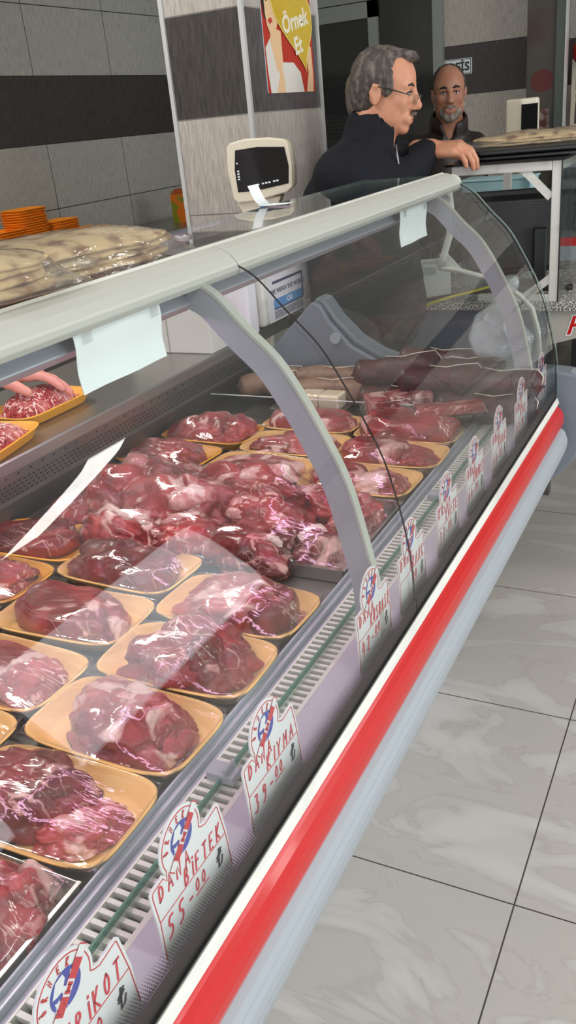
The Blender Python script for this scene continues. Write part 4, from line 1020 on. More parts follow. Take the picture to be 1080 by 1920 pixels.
S(-.58, 1.825, .868, .22, .18, .027, 'slim dark red sausage lying slanted across the front of the pile', seed=14)
S(-.87, 1.84, .822, .10, .20, .028, 'pale brown sausage at the left of the pile, nearer the camera', m=M_SAUSP, seed=9)
S(-.89, 1.92, .828, .05, .20, .028, 'pale brown sausage at the left of the pile, against the end panel', m=M_SAUSP, seed=10)
S(-1.04, 1.87, .822, .3, .15, .026, 'short grey-brown sausage at the far left by the rear wall', m=M_SAUSP, seed=11)
S(-1.05, 1.95, .822, -.2, .14, .024, 'short grey-brown sausage in the rear left corner of the pile', m=M_SAUSP, seed=12)
M_CHE = mat('cream cheese block', (226, 206, 172), 0.5, var=(20, (238, 224, 198), (1, 1, 1), .4, .6))
def vac_pack(x, y, z, ang, dims, label, core, cname, ccat, n=1):
    r = root(cname, (x, y, z), label, ccat, None, ang)
    lx, ly, lz = dims; V = []; 
    for k in range(n):
        g = G(); a = -lx / 2 + k * lx / n
        g.box(a + .001, a + lx / n - .001, -ly / 2, ly / 2, 0, lz); g.build('slice_block', core, r, world=False, bevel=.004); V.append(g)
    sol = [([tuple(p) for p in g.v], g.f) for g in V]
    v, f = drape(lx + .03, ly + .03, .0015, sol, nx=30, ny=24, iters=40, squ=0); mesh('vacuum_film', v, f, M_FILM, r, True, False)
    return r
vac_pack(-.88, 1.785, .806, .0, (.16, .05, .035), 'vacuum pack of three cream blocks in front of the pale sausages', M_CHE, 'cheese_pack', 'cheese', 3)
vac_pack(-.66, 1.778, .806, .55, (.15, .06, .045), 'vacuum pack of marbled slices leaning at an angle beside the cream blocks', M_MEAT2, 'sliced_meat_pack', 'packed meat', 3)
vac_pack(-.53, 1.735, .826, .5, (.15, .045, .02), 'vacuum pack with red edges lying across the divider', M_MEAT, 'sliced_meat_pack', 'packed meat', 1)

# translucent bag shape added in place of a reflection in the glass
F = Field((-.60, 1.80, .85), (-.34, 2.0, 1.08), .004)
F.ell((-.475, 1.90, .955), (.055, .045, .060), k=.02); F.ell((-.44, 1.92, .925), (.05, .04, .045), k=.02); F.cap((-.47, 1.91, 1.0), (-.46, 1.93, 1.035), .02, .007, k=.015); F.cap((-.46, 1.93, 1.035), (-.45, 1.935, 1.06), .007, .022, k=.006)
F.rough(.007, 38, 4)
b_ = root('plastic_bag_shape', (-.46, 1.91, .885), 'milky bag shape standing in for a reflection in the glass, above the sausages', 'reflection')
field_obj(F, 'film', M_BAGREFL, b_)
# thin cut branch of string
# ------------------------------------------------------------------ minced meat on the rear shelf
M_MIN = mat('minced beef', (168, 40, 46), 0.45, var=(18, (214, 130, 124), (1, 1, 1), 0.45, 0.6), coat=.2)
M_MINF = mat('minced fat', (236, 200, 192), 0.5)
def mince_pack(cx, cy, rz, label, seed, hh):
    r = root('minced_meat_tray', (cx, cy, .923), label, 'minced meat', 'open trays of minced meat on the rear shelf', rz)
    g = G(); tray_mesh(g, .222, .135, .025); g.build('foam_tray', M_FOAM2, r, smooth=True, world=False)
    v, f = lump(seed, .092, .054, hh, 0, flat=.1, rough=.6); v = [(a, b, c_ + .009) for a, b, c_ in v]
    mesh('minced_meat', v, f, M_MIN, r, True, False)
    t = BVHTree.FromPolygons([Vector(p) for p in v], f); rnd = random.Random(seed)
    gs = [G(), G()]
    for k in range(720):
        a = rnd.uniform(0, 2 * PI); q = math.sqrt(rnd.random()) * .97; x, y = q * .092 * math.cos(a), q * .054 * math.sin(a)
        an = rnd.uniform(0, 2 * PI); ln = rnd.uniform(.010, .028); pts = []
        for s_ in range(5):
            h = t.ray_cast(Vector((x, y, .3)), Vector((0, 0, -1)))
            z = h[0].z if h[0] is not None else .010
            pts.append((x, y, z + .0012 + rnd.uniform(0, .003))); an += rnd.uniform(-.8, .8); x += ln / 4 * math.cos(an); y += ln / 4 * math.sin(an)
            x = max(-.095, min(.095, x)); y = max(-.056, min(.056, y))
        gs[0 if rnd.random() < .68 else 1].tube(pts, .0021, 5)
    o = gs[0].build('mince_strands', M_MIN, r, smooth=True, world=False); o['kind'] = 'stuff'
    o = gs[1].build('fat_strands', M_MINF, r, smooth=True, world=False); o['kind'] = 'stuff'
    return r
mince_pack(-1.272, 1.305, PI / 2, 'orange tray of minced meat under the reaching hand', 61, .040)
mince_pack(-1.205, 1.078, PI / 2 + .22, 'orange tray of minced meat nearest the left picture edge', 64, .036)

# ------------------------------------------------------------------ things behind the glass
sc_ = root('price_scale', (-1.26, 2.28, .925), 'cream price scale with pole display, at the far end of the rear shelf', 'scale')
G().box(-1.40, -1.121, 2.03, 2.335, .93, 1.070).build('body', M_WHITE, sc_, bevel=.012)
G().box(-1.42, -1.13, 2.03, 2.34, 1.074, 1.080).build('weighing_plate', M_STEEL, sc_, bevel=.004)
g = G(); 
for x in (-1.37, -1.15):
    for y in (2.07, 2.30): g.tube([(x, y, .92), (x, y, .93)], .012, 12)
g.build('feet', M_BLACKP, sc_)
G().tube([(-1.262, 2.31, 1.03), (-1.262, 2.31, 1.20)], .020, 16).build('pole', M_CREAM, sc_, smooth=True)
# display head: rounded housing, tilted bezel, black window
ax = Vector((1, .16, 0)).normalized(); ay = Vector((-.16, 1, 0)).normalized(); az = Vector((0, 0, 1)); hc = Vector((-1.232, 2.30, 1.318))
def HP3(a, b, c_): return hc + ax * a + ay * b + az * c_
def head_part(name, prof, b0, b1, m, s1=1.0, bevel=.003):
    n = len(prof); g = G()
    v = [HP3(a, b0, c_) for a, c_ in prof] + [HP3(a * s1, b1, c_ * s1) for a, c_ in prof]
    g.add(v, [tuple(range(n - 1, -1, -1)), tuple(range(n, 2 * n))] + [(i, (i + 1) % n, n + (i + 1) % n, n + i) for i in range(n)])
    return g.build(name, m, sc_, bevel=bevel)
HPf = [(-.088, -.078), (-.075, -.090), (-.02, -.088), (.075, -.070), (.092, -.058), (.096, .0), (.090, .055), (.078, .068), (.03, .076), (-.04, .078), (-.082, .070), (-.094, .058), (-.097, .0)]
head_part('head_housing', HPf, .0, .055, M_CREAM, .93, .006)
head_part('bezel', [(a * .99, c_ * .99) for a, c_ in HPf], -.014, .0, M_CREAM, 1.0, .004)
head_part('display_window', [(-.070, -.060), (-.02, -.060), (.082, -.046), (.086, .0), (.078, .048), (.0, .054), (-.066, .050), (-.073, .0)], -.0155, -.014, M_SCREEN, 1.0, .0)
g = G()
for k in range(8):
    a = -.030 + k * .0095 + (.005 if k > 2 else 0) + (.005 if k > 5 else 0); v = [HP3(a, -.0158, -.044 + a * .12), HP3(a + .007, -.0158, -.044 + a * .12), HP3(a + .007, -.0158, -.040 + a * .12), HP3(a, -.0158, -.040 + a * .12)]
    g.add(v, [(0, 1, 2, 3)])
g.build('window_marks', M_PAPER, sc_, fixn=False); g = G()
for k in range(4):
    v = [HP3(-.066, -.0158, -.028 + k * .007), HP3(-.060, -.0158, -.028 + k * .007), HP3(-.060, -.0158, -.024 + k * .007), HP3(-.066, -.0158, -.024 + k * .007)]
    g.add(v, [(0, 1, 2, 3)])
g.build('side_marks', M_PAPER, sc_, fixn=False); g = G()
g.add([HP3(-.066, -.0158, .014), HP3(-.062, -.0158, .014), HP3(-.062, -.0158, .018), HP3(-.066, -.0158, .018)], [(0, 1, 2, 3)])
g.build('indicator_mark', M_PAPER, sc_, fixn=False)
head_part('neck', [(-.058, -.145), (.02, -.145), (.052, -.078), (-.085, -.088)], .0, .05, M_CREAM, .95, .006)
head_part('neck_lower', [(-.062, -.215), (.0, -.215), (.01, -.140), (-.058, -.140)], .005, .05, M_CREAM, .95, .004)
head_part('blue_badge', [(-.012, -.120), (.022, -.117), (.022, -.096), (-.014, -.098)], -.004, .0, mat('blue badge', (52, 116, 178), .4), 1.0, .001)
# body label towards the customers
g = G(); g.box(-1.1210, -1.1200, 2.06, 2.320, .935, 1.062); lb = g.build('label_panel', mat('label paper', (226, 220, 226), .5), sc_)
g = G(); g.box(-1.12, -1.1194, 2.09, 2.275, .965, .969); g.box(-1.12, -1.1194, 2.09, 2.275, 1.034, 1.041); g.box(-1.12, -1.1194, 2.268, 2.275, .969, 1.034); g.build('label_frame', mat('dark blue frame', (52, 54, 92), .5), lb)
G().box(-1.12, -1.1193, 2.09, 2.268, .969, .993).build('label_stripe', mat('sky blue stripe', (92, 148, 204), .5), lb)
G().box(-1.12, -1.1193, 2.09, 2.268, .940, .962).build('label_plate', mat('grey label plate', (150, 148, 156), .5), lb)
text_obj('lettering', 'WE WEIGH THE WORLD', .0185, mat('slate print', (66, 66, 84), .5), lb, (-1.1190, 2.18, 1.013), (0, 1, 0), (0, 0, 1), extrude=.0002)
text_obj('lettering', 'CAS', .019, M_PAPER, lb, (-1.1188, 2.185, .9805), (0, 1, 0), (0, 0, 1), extrude=.0002, bold=.0004)
text_obj('lettering', 'CE', .019, M_BLACK, lb, (-1.1190, 2.297, .962), (0, 1, 0), (0, 0, 1), extrude=.0002)
sl = root('receipt_strip', (-.83, 1.50, 1.29), 'short curled white paper strip hanging over the rear edge of the glass shelf', 'paper')
g = G(); P_ = [(-.842, 1.325), (-.836, 1.31), (-.829, 1.297), (-.82, 1.2885), (-.79, 1.2885), (-.765, 1.2895)]; n = len(P_)
g.add([(x, 1.512, z) for x, z in P_] + [(x, 1.552, z) for x, z in P_] + [(x, 1.512, z + .0006) for x, z in P_] + [(x, 1.552, z + .0006) for x, z in P_], [(i, i + 1, n + i + 1, n + i) for i in range(n - 1)] + [(2 * n + i, 3 * n + i, 3 * n + i + 1, 2 * n + i + 1) for i in range(n - 1)])
g.build('strip', M_PAPER, sl, smooth=True)
bx = root('carton_box', (-1.27, 1.85, .925), 'low pale grey carton on the rear shelf in front of the scale', 'box')
G().box(-1.40, -1.145, 1.79, 1.90, .9225, 1.035).build('carton', mat('pale grey carton', (204, 202, 196), .6), bx, bevel=.003)
G().box(-1.27, -1.268, 1.7885, 1.79, .9225, 1.035).build('seam', mat('carton seam', (150, 148, 142), .6), bx)
fb = root('foam_block', (-1.20, 1.98, .925), 'white moulded foam block standing against the scale body', 'foam block')
G().box(-1.36, -1.125, 1.955, 2.01, .9225, 1.075).build('block', mat('white foam', (232, 228, 234), .6), fb, bevel=.008)
G().box(-1.27, -1.20, 1.940, 1.955, .93, 1.06).build('rib', mat('white foam', (232, 228, 234), .6), fb, bevel=.003)
rp = root('rear_counter', (-1.6, 2.2, 0), 'low dark service bench carrying the scale behind the case', 'bench')
G().box(-1.44, -1.165, 2.018, 2.36, .88, .92).build('top', M_STEELD, rp, bevel=.002)
g = G()
for x in (-1.42, -1.19):
    for y in (2.04, 2.34): g.box(x - .015, x + .015, y - .015, y + .015, 0, .88)
g.build('legs', M_STEELD, rp)

# ------------------------------------------------------------------ flatbreads on the top shelf
def bread_pack(cx, cy, z, ang, L, W, n, label, seed, th=.0095, mb=None, grp=None):
    r = root('flatbread_pack', (cx, cy, z), label, 'flatbread', grp, ang)
    rnd = random.Random(seed); sol = []
    for k in range(n):
        l = L * (1 - .02 * k) * rnd.uniform(.96, 1.0); w = W * (1 - .03 * k) * rnd.uniform(.94, 1.0); dx = rnd.uniform(-.012, .012); dy = rnd.uniform(-.006, .006)
        NU, NV = 40, 8; v = []; f = []
        for s_ in (0, 1):
            for j in range(NV + 1):
                for i in range(NU):
                    a = 2 * PI * i / NU; q = j / NV; c_, s2 = math.cos(a), math.sin(a)
                    x = dx + l / 2 * q * math.copysign(abs(c_) ** .7, c_) * (1 + .03 * math.sin(5 * a + seed + k)); y = dy + w / 2 * q * math.copysign(abs(s2) ** .7, s2) * (1 + .04 * math.sin(3 * a + k))
                    e = 1 - q ** 6
                    z_ = .002 + k * th + (.006 * noise.noise(Vector((x * 14, y * 14, k * .7 + seed)))) + .008 * (n - 1) / n * (1 - q * q) * (k / max(1, n - 1)) - .0035 * k * q ** 3 * .6
                    v.append((x, y, max(.0008 + k * .0018, z_) + s_ * th * (.35 + .6 * e)))
        for s_ in (0, 1):
            o = s_ * (NV + 1) * NU
            for j in range(NV):
                for i in range(NU):
                    q = (o + j * NU + i, o + j * NU + (i + 1) % NU, o + (j + 1) * NU + (i + 1) % NU, o + (j + 1) * NU + i); f.append(q if s_ == 0 else q[::-1])
        o2 = (NV + 1) * NU
        for i in range(NU): f.append((NV * NU + i, NV * NU + (i + 1) % NU, o2 + NV * NU + (i + 1) % NU, o2 + NV * NU + i))
        mesh('flatbread', v, f, M_BREAD, r, True, False); sol.append((v, f))
    v, f = drape(L + .05, W + .03, .0012, sol, nx=50, ny=30, iters=25, squ=.25, lift=.0016)
    v = [(a, b, c_ + .0022 * noise.noise(Vector((a * 40, b * 70, seed))) if c_ > .003 else c_) for a, b, c_ in v]
    v = [(a, b, max(c_, .0006)) for a, b, c_ in v]
    mesh('plastic_bag_shape', v, f, mb or M_BAG, r, True, False)
    g = G(); 
    pts = [(L / 2 + .018, 0, .006), (L / 2 + .035, .004, .008), (L / 2 + .055, -.004, .007), (L / 2 + .075, .004, .005)]
    g.tube(pts, [.007, .004, .006, .005], 8); g.build('bag_end', mb or M_BAG, r, smooth=True, world=False)
    return r
GB = 'bags of flatbread lying on top of the display case'
bread_pack(-.745, .81, 1.2875, PI / 2 - .16, .40, .165, 4, 'bag of folded flatbread lying farthest along the glass shelf', 3, grp=GB)
bread_pack(-.715, .57, 1.2975, PI / 2 - .20, .36, .155, 4, 'middle bag of folded flatbread on the glass shelf', 6, grp=GB)
bread_pack(-.682, .43, 1.2985, PI / 2 - .05, .30, .125, 6, 'nearest bag of folded flatbread with curled edge, at the left picture edge', 9, grp=GB)

# ================================================================== CASH DESK AND WHAT STANDS ON IT
dk = root('cash_desk', (-.6, 2.8, 0), 'granite-topped cash desk with pale grey apron beyond the end of the case', 'desk')
G().box(-1.02, .25, 2.60, 3.30, .855, .882).build('granite_top', M_GRANITE, dk, bevel=.002)
MAP = mat('beige grey panel', (172, 168, 158), .5)
G().prismY([(-.495, .745), (-.47, .755), (-.40, .775), (.24, .80), (.24, .855), (-.495, .855)], 2.62, 2.64).build('apron', MAP, dk)
G().prismY([(-1.0, .10), (-.68, .10), (-.62, .42), (-.497, .715), (-.497, .855), (-1.0, .855)], 2.622, 2.642).build('side_apron', mat('slate blue panel', (96, 102, 118), .45), dk)
g = G()
for x in (-.98, -.62):
    g.box(x, x + .04, 3.2, 3.24, 0, .855)
g.build('legs', M_STEELD, dk)
text_obj('lettering', 'Hoş', .075, M_PAPER, dk, (-.375, 2.6185, .812), Vector((1, 0, .10)).normalized(), Vector((0, 0, 1)), bold=.0045, shear=.3)
text_obj('lettering', 'Hoş', .075, M_RED, dk, (-.375, 2.6175, .812), Vector((1, 0, .10)).normalized(), Vector((0, 0, 1)), bold=.0012, shear=.3)
fr = root('glass_counter_frame', (-.62, 2.7, .882), 'worn square-tube metal frame with glass top standing on the cash desk', 'frame')
g = G(); g.box(-.775, -.4925, 2.600, 2.628, 1.240, 1.266); g.build('top_bar', M_ALUW, fr, bevel=.002)
G().box(-.492, -.468, 2.600, 2.628, .882, 1.2655).build('post', M_ALUW, fr, bevel=.002)
G().obox((-.530, 2.608, 1.205), (1, 0, -1), (0, 1, 0), (1, 0, 1), .050, .002, .011).build('corner_brace', M_WHITE, fr)
G().obox((-.520, 2.612, .925), (1, 0, .75), (0, 1, 0), (-.75, 0, 1), .048, .008, .011).build('corner_brace', M_ALUW, fr)
G().box(-.70, -.47, 2.602, 2.626, .882, .902).build('bottom_bar', M_ALUW, fr, bevel=.002)
G().box(-.492, -.468, 3.22, 3.245, .882, 1.266).build('rear_post', M_ALUW, fr); G().box(-.775, -.75, 3.22, 3.245, .882, 1.266).build('rear_post', M_ALUW, fr)
G().box(-.775, -.468, 3.22, 3.245, 1.24, 1.266).build('rear_bar', M_ALUW, fr); G().box(-.492, -.468, 2.628, 3.22, 1.24, 1.266).build('side_bar', M_ALUW, fr)
G().box(-.79, -.455, 2.585, 3.26, 1.266, 1.273).build('glass_top', M_GLASSDARK, fr)
G().box(-.4665, -.4635, 2.60, 3.24, .884, 1.266).build('side_glass', M_GLASS, fr); G().box(-.4670, -.4630, 2.597, 2.600, .882, 1.268).build('glass_seal', M_BLACK, fr)
# bent strips added to imitate the frame post refracted by the far glass
bs = root('refracted_post', (-.66, 2.10, .88), 'bent aluminium strips standing in for the refracted frame post, between case and desk', 'refracted post')
G().tube([(-.628, 2.085, 1.249), (-.623, 2.085, 1.195), (-.628, 2.085, 1.147), (-.643, 2.085, 1.10), (-.655, 2.085, 1.072)], .0085, 6).build('upright_strip', M_ALUW, bs, smooth=True)
G().tube([(-.655, 2.085, 1.072), (-.61, 2.085, 1.067), (-.572, 2.085, 1.056), (-.53, 2.085, 1.045), (-.495, 2.085, 1.030), (-.46, 2.085, 1.005), (-.431, 2.085, .976), (-.415, 2.085, .92), (-.408, 2.085, .8385)], .0065, 6).build('diagonal_strip', M_ALUW, bs, smooth=True)
G().obox((-.628, 2.087, 1.085), (1, 0, -1.1), (0, 1, 0), (1.1, 0, 1), .030, .002, .009).build('refracted_post_plate', M_WHITE, bs)
# dark tray, flatbread, display head on the desk frame
lt = root('black_scale_tray', (-.6, 2.75, 1.274), 'flat black tray lying on the glass counter beside the hand', 'tray')
g = G(); g.prismZ([(-.765, 2.63), (-.44, 2.66), (-.40, 2.72), (-.40, 2.98), (-.76, 2.98)], 1.2740, 1.284); g.build('lower_shell', M_BLACKP, lt, bevel=.003)
g = G(); g.prismZ([(-.755, 2.64), (-.70, 2.625), (-.43, 2.655), (-.405, 2.72), (-.405, 2.97), (-.755, 2.97)], 1.287, 1.300); g.build('upper_shell', M_BLACKP, lt, bevel=.004)
G2 = 'bags of flatbread lying on the glass counter'
bread_pack(-.60, 2.86, 1.3005, .12, .34, .17, 3, 'near bag of thin flatbread with dark toasted folds, on the black tray', 21, grp=G2)
bread_pack(-.50, 3.12, 1.2735, .10, .46, .30, 4, 'wide bag of pale flatbread reaching the right picture edge', 25, th=.012, grp=G2)
mo = root('monitor', (-.60, 2.84, .882), 'black computer monitor seen from behind on the granite desk', 'monitor')
mr = Vector((1, .22, .0)).normalized(); mf = Vector((-.22, 1, 0)).normalized()
def MP(a, b, c_): return Vector((-.60, 2.80, 1.085)) + mr * a + mf * b + Vector((0, 0, 1)) * c_
def mbox(name, a0, a1, b0, b1, c0, c1, m, inset=0.0, bevel=.004):
    v = [MP(a, b0, c_) for c_ in (c0 + inset, c1 - inset) for a in (a0 + inset, a1 - inset)] + [MP(a, b1, c_) for c_ in (c0, c1) for a in (a0, a1)]
    g = G(); g.add(v, [(0, 1, 3, 2), (4, 6, 7, 5), (0, 4, 5, 1), (2, 3, 7, 6), (0, 2, 6, 4), (1, 5, 7, 3)]); return g.build(name, m, mo, bevel=bevel)
MB_ = mat('matt black monitor shell', (54, 51, 50), .55)
mbox('screen_frame', -.20, .135, .05, .075, -.160, .088, MB_); mbox('rear_shell', -.185, .12, .0, .05, -.15, .075, MB_, .012)
g = G()
for k in range(9):
    c_ = -.012 + k * .0085; v = [MP(-.165, .0 - .001, c_), MP(.10, -.001, c_), MP(.10, -.001, c_ + .0048), MP(-.165, -.001, c_ + .0048)]; g.add(v, [(0, 1, 2, 3)])
g.build('vents', M_BLACK, mo, fixn=False)
mbox('stand_neck', .02, .06, -.03, .03, -.19, -.02, M_BLACKP); mbox('stand_foot', -.08, .14, -.06, .10, -.202, -.19, M_BLACKP)
wb_ = root('white_carton', (-.93, 2.72, .882), 'white carton with a handle hole on the granite desk, seen through the glass', 'box')
v = [(-1.0, 2.70), (-.955, 2.645), (-.80, 2.66), (-.845, 2.79)]
G().prismZ(v, .8825, .985).build('carton', mat('white carton', (216, 218, 214), .6), wb_, bevel=.002)
G().obox((-.978, 2.6705, .955), (-.045, .055, 0), (.055, .045, 0), (0, 0, 1), .004, .001, .010).build('handle_hole', M_DARK, wb_)
G().obox((-.86, 2.651, .965), (1, .1, 0), (-.1, 1, 0), (0, 0, 1), .018, .001, .012).build('tape', M_FILM, wb_)
wr = root('red_grey_clothing', (-.70, 3.02, .882), 'dark red and black cloth bundle behind the monitor, seen through the end glass', 'cloth')
F = Field((-.86, 2.92, .87), (-.52, 3.12, 1.16), .006); F.ell((-.70, 3.02, .98), (.11, .06, .10), k=.03); F.ell((-.64, 3.02, 1.05), (.06, .05, .07), k=.03); F.rough(.012, 22, 2)
field_obj(F, 'bundle', mat('dark red cloth', (96, 30, 34), .8, var=(9, (40, 34, 40), (1, 1, 1), .45, .55)), wr)
for nm, pts, rr, m_, lb in (('yellow_cable', [(-.953, 2.57, .60), (-.958, 2.57, .74), (-.935, 2.57, .81), (-.87, 2.575, .87), (-.80, 2.585, .895), (-.70, 2.64, .91), (-.62, 2.70, .93)], .0045, mat('yellow cable', (188, 176, 40), .4), 'yellow cable looping over the granite edge'),
                          ('black_cable', [(-.965, 2.585, .60), (-.975, 2.585, .74), (-.945, 2.585, .82), (-.88, 2.588, .885), (-.78, 2.62, .90), (-.66, 2.68, .90)], .005, M_BLACKP, 'black cable running beside the yellow cable over the granite edge'),
                          ('white_cable', [(-.99, 2.58, .68), (-1.02, 2.58, .76), (-1.037, 2.59, .83), (-1.01, 2.60, .89), (-.96, 2.65, .91)], .0025, mat('ivory cable', (190, 186, 168), .5), 'thin ivory cable hanging from the white carton')):
    t = root(nm, pts[0], lb, 'cable'); P_ = chaikin([np.array(p) for p in pts], 2); G().tube([tuple(p) for p in P_], rr, 8).build('cord', m_, t, smooth=True)

bb = root('pale_blue_tub', (-.82, 3.38, .882), 'pale blue plastic tub behind the monitor, seen between the frame bars', 'tub')
g = G(); g.prismX([(3.33, .883), (3.43, .883), (3.45, 1.165), (3.31, 1.165)], -.95, -.70); g.build('tub', mat('pale blue plastic', (168, 206, 212), .4), bb, bevel=.004)
G().box(-.955, -.695, 3.305, 3.455, 1.165, 1.172).build('lid', mat('pale blue plastic', (168, 206, 212), .4), bb, bevel=.002)
st_ = root('side_stand', (-.82, 3.38, 0), 'plain steel stand under the pale blue tub behind the desk', 'stand')
G().box(-.96, -.69, 3.305, 3.46, .86, .8825).build('top', M_STEELD, st_); G().box(-.84, -.81, 3.37, 3.40, .0, .86).build('column', M_STEELD, st_)
# second pole display beyond the counter
p2 = root('pole_display', (-.80, 3.62, 0), 'slim cream display head with black window on a pole behind the flatbread', 'display')
G().prismZ([(-.865, 3.62), (-.80, 3.60), (-.745, 3.62), (-.745, 3.66), (-.80, 3.70), (-.865, 3.70)], 1.27, 1.425).build('housing', M_CREAM, p2, bevel=.008)
G().prismZ([(-.800, 3.5965), (-.744, 3.615), (-.744, 3.62), (-.80, 3.603)], 1.295, 1.405).build('display_window', mat('dull black window', (12, 12, 13), .7, spec=.1), p2)
G().tube([(-.80, 3.66, .0), (-.80, 3.66, 1.27)], .02, 14).build('pole', M_CREAM, p2, smooth=True)
G().tube([(-.80, 3.66, .0), (-.80, 3.66, .02)], .12, 24).build('foot', M_CREAM, p2, smooth=False)

# ------------------------------------------------------------------ by the left wall
wt = root('wall_counter', (-2.8, 3.6, 0), 'grey work counter along the left tiled wall, mostly hidden', 'counter')
G().box(-3.08, -2.45, 2.0, 4.7, .93, .97).build('worktop', M_STEEL, wt, bevel=.002)
G().box(-3.06, -2.50, 2.02, 4.68, .05, .93).build('cabinet', M_STEELD, wt)
G().box(-3.0, -2.56, 2.1, 4.6, .0, .05).build('plinth', M_DARK, wt)
# nested stacks of empty orange trays
g = G(); tray_mesh(g, .135, .19, .014); proto = None
GRP = 'empty orange foam trays nested in stacks by the left wall'
stacks = [(-2.80, 2.865, 14, 'empty orange tray in the stack cut by the left picture edge'), (-2.80, 3.02, 21, 'empty orange tray in the tallest stack by the left wall'),
          (-2.80, 3.225, 14, 'empty orange tray in the middle stack by the left wall'), (-2.95, 3.40, 9, 'empty orange tray in the low stack half hidden behind others'), (-2.80, 3.44, 8, 'empty orange tray in the low stack farthest right')]
rnd = random.Random(4)
for (x, y, n, lb) in stacks:
    for k in range(n):
        if proto is None:
            o = g.build('orange_tray', M_FOAM3, None, smooth=False, world=False); proto = o
        else:
            o = proto.copy(); COL.objects.link(o)
        o.location = (x + rnd.uniform(-.003, .003), y + rnd.uniform(-.004, .004), .9705 + k * .0102); o.rotation_euler = (0, 0, PI + rnd.uniform(-.03, .03))
        props(o, lb, 'foam tray', GRP)
jc = root('juice_carton', (-2.80, 4.30, .97), 'tall green and orange juice carton beside the pillar edge', 'carton')
G().box(-2.84, -2.76, 4.22, 4.35, .97, 1.12).build('carton', mat('juice print', (120, 130, 30), .45, var=(14, (214, 110, 20), (1, 1, 1), .45, .55)), jc)
G().prismX([(4.22, 1.12), (4.35, 1.12), (4.30, 1.145), (4.27, 1.145)], -2.84, -2.76).build('gable_top', mat('carton top', (176, 84, 30), .5), jc)
G().box(-2.7595, -2.757, 4.225, 4.345, 1.07, 1.10).build('brand_band', M_BLACK, jc)
G().tube([(-2.7575, 4.30, 1.02), (-2.756, 4.30, 1.02)], .022, 16).build('printed_fruit', M_RED, jc)
text_obj('lettering', 'Ca', .03, M_PAPER, jc, (-2.7565, 4.285, 1.083), (0, 1, 0), (0, 0, 1))

# ------------------------------------------------------------------ right background
mc = root('glass_cabinet', (-1.0, 5.3, 0), 'tall glass-fronted cabinet with dark upright frame at the right edge', 'cabinet')
g = G(); g.box(-1.00, -.955, 5.28, 5.33, 0, 2.6); g.build('frame_post', mat('dark aluminium frame', (96, 102, 98), .35, metal=.4), mc)
G().box(-1.155, -1.00, 5.300, 5.306, 0, 2.6).build('glass_pane', mat('smoky mirror glass', (88, 84, 78), .2, spec=.8, var=(2.2, (84, 64, 58), (1, 1, .6), .5, .6)), mc)
G().box(-.953, -.945, 5.275, 5.33, 0, 2.6).build('bright_edge', ED, mc)
gl2 = [(-1.14, -1.03, 1.22, 1.36), (-1.14, -1.03, 1.05, 1.18)]
PR = mat('printed food photo', (150, 140, 130), .4, var=(26, (90, 40, 34), (1, 1, 1), .4, .6))
for a, b, c_, d in gl2: G().box(a, b, 5.2985, 5.300, c_, d).build('printed_photo', PR, mc)
g = G(); n_ = 26; g.add([(-1.07 + .060 * math.cos(2 * PI * k / n_), 5.2988, 1.50 + .055 * math.sin(2 * PI * k / n_)) for k in range(n_)], [tuple(range(n_))]); g.build('red_reflection', mat('muted red reflection', (104, 46, 42), .4), mc, fixn=False)  # flat disc painted on the pane in place of a red reflection
sh = root('product_shelf', (-.6, 5.8, 0), 'cream shelving unit stocked with small packets behind the glass cabinet', 'shelf')
G().box(-.985, -.965, 5.7, 6.1, 0, 1.60).build('side_panel', M_CREAM, sh); G().box(.2, .22, 5.7, 6.1, 0, 1.60).build('side_panel', M_CREAM, sh)
for k, z in enumerate((.5, .78, 1.02, 1.24, 1.42, 1.58)): G().box(-.965, .2, 5.7, 6.1, z, z + .02).build('shelf_board', M_CREAM, sh)
pc = [((196, 60, 30), 'red'), ((214, 170, 60), 'yellow'), ((120, 60, 36), 'brown'), ((226, 220, 204), 'white'), ((70, 90, 50), 'green')]
for r_, z in enumerate((.80, 1.04, 1.26, 1.44)):
    for k in range(5):
        c_ = pc[(k * 2 + r_) % 5]; x = -.955 + k * .07
        o = root('packet', (x + .03, 5.74, z), '%s packet, %s from the left on the %s shelf of the cream unit' % (c_[1], ['first', 'second', 'third', 'fourth', 'fifth'][k], ['lowest stocked', 'second', 'third', 'top stocked'][r_]), 'packet', 'packets on the cream shelving unit')
        g = G(); hh = .10 + .02 * ((k + r_) % 3); hh = min(hh, .12); g.prismX([(5.71, z), (5.79, z), (5.775, z + hh), (5.725, z + hh)], x + .004, x + .060); g.build('pouch', mat('packet ' + c_[1], c_[0], .35), o, bevel=.003)
        G().prismX([(5.705, z + .03), (5.712, z + .03), (5.718, z + hh * .7), (5.712, z + hh * .7)], x + .012, x + .050).build('pouch_label', M_PAPER, o)
bl = root('red_sign_ball', (-.90, 5.55, 1.60), 'round glossy red hanging ball at the right picture edge', 'ornament')
g = G(); g.ell((-.885, 5.55, 1.63), (.075, .075, .08), 24, 16); g.build('ball', M_RED, bl, smooth=True)
G().tube([(-.885, 5.55, 1.70), (-.885, 5.55, 2.9)], .0015, 5).build('string', M_STRING, bl)
c2 = root('second_display_case', (-.3, 4.9, 0), 'second glass-topped case with a red stripe, far right behind the frame post', 'display case')
G().box(-.80, .5, 4.62, 5.2, .40, .66).build('body', mat('pale case body', (196, 196, 188), .4), c2, bevel=.004)
G().box(-.805, .5, 4.61, 4.62, .735, .775).build('red_stripe', M_RED, c2); G().box(-.805, .5, 4.612, 5.2, .66, .735).build('grey_band', M_GREYP2, c2)
G().box(-.80, .5, 4.61, 4.618, .775, 1.12).build('front_glass', M_GLASS, c2); G().box(-.80, -.794, 4.618, 5.2, .775, 1.12).build('side_glass', M_GLASS, c2)
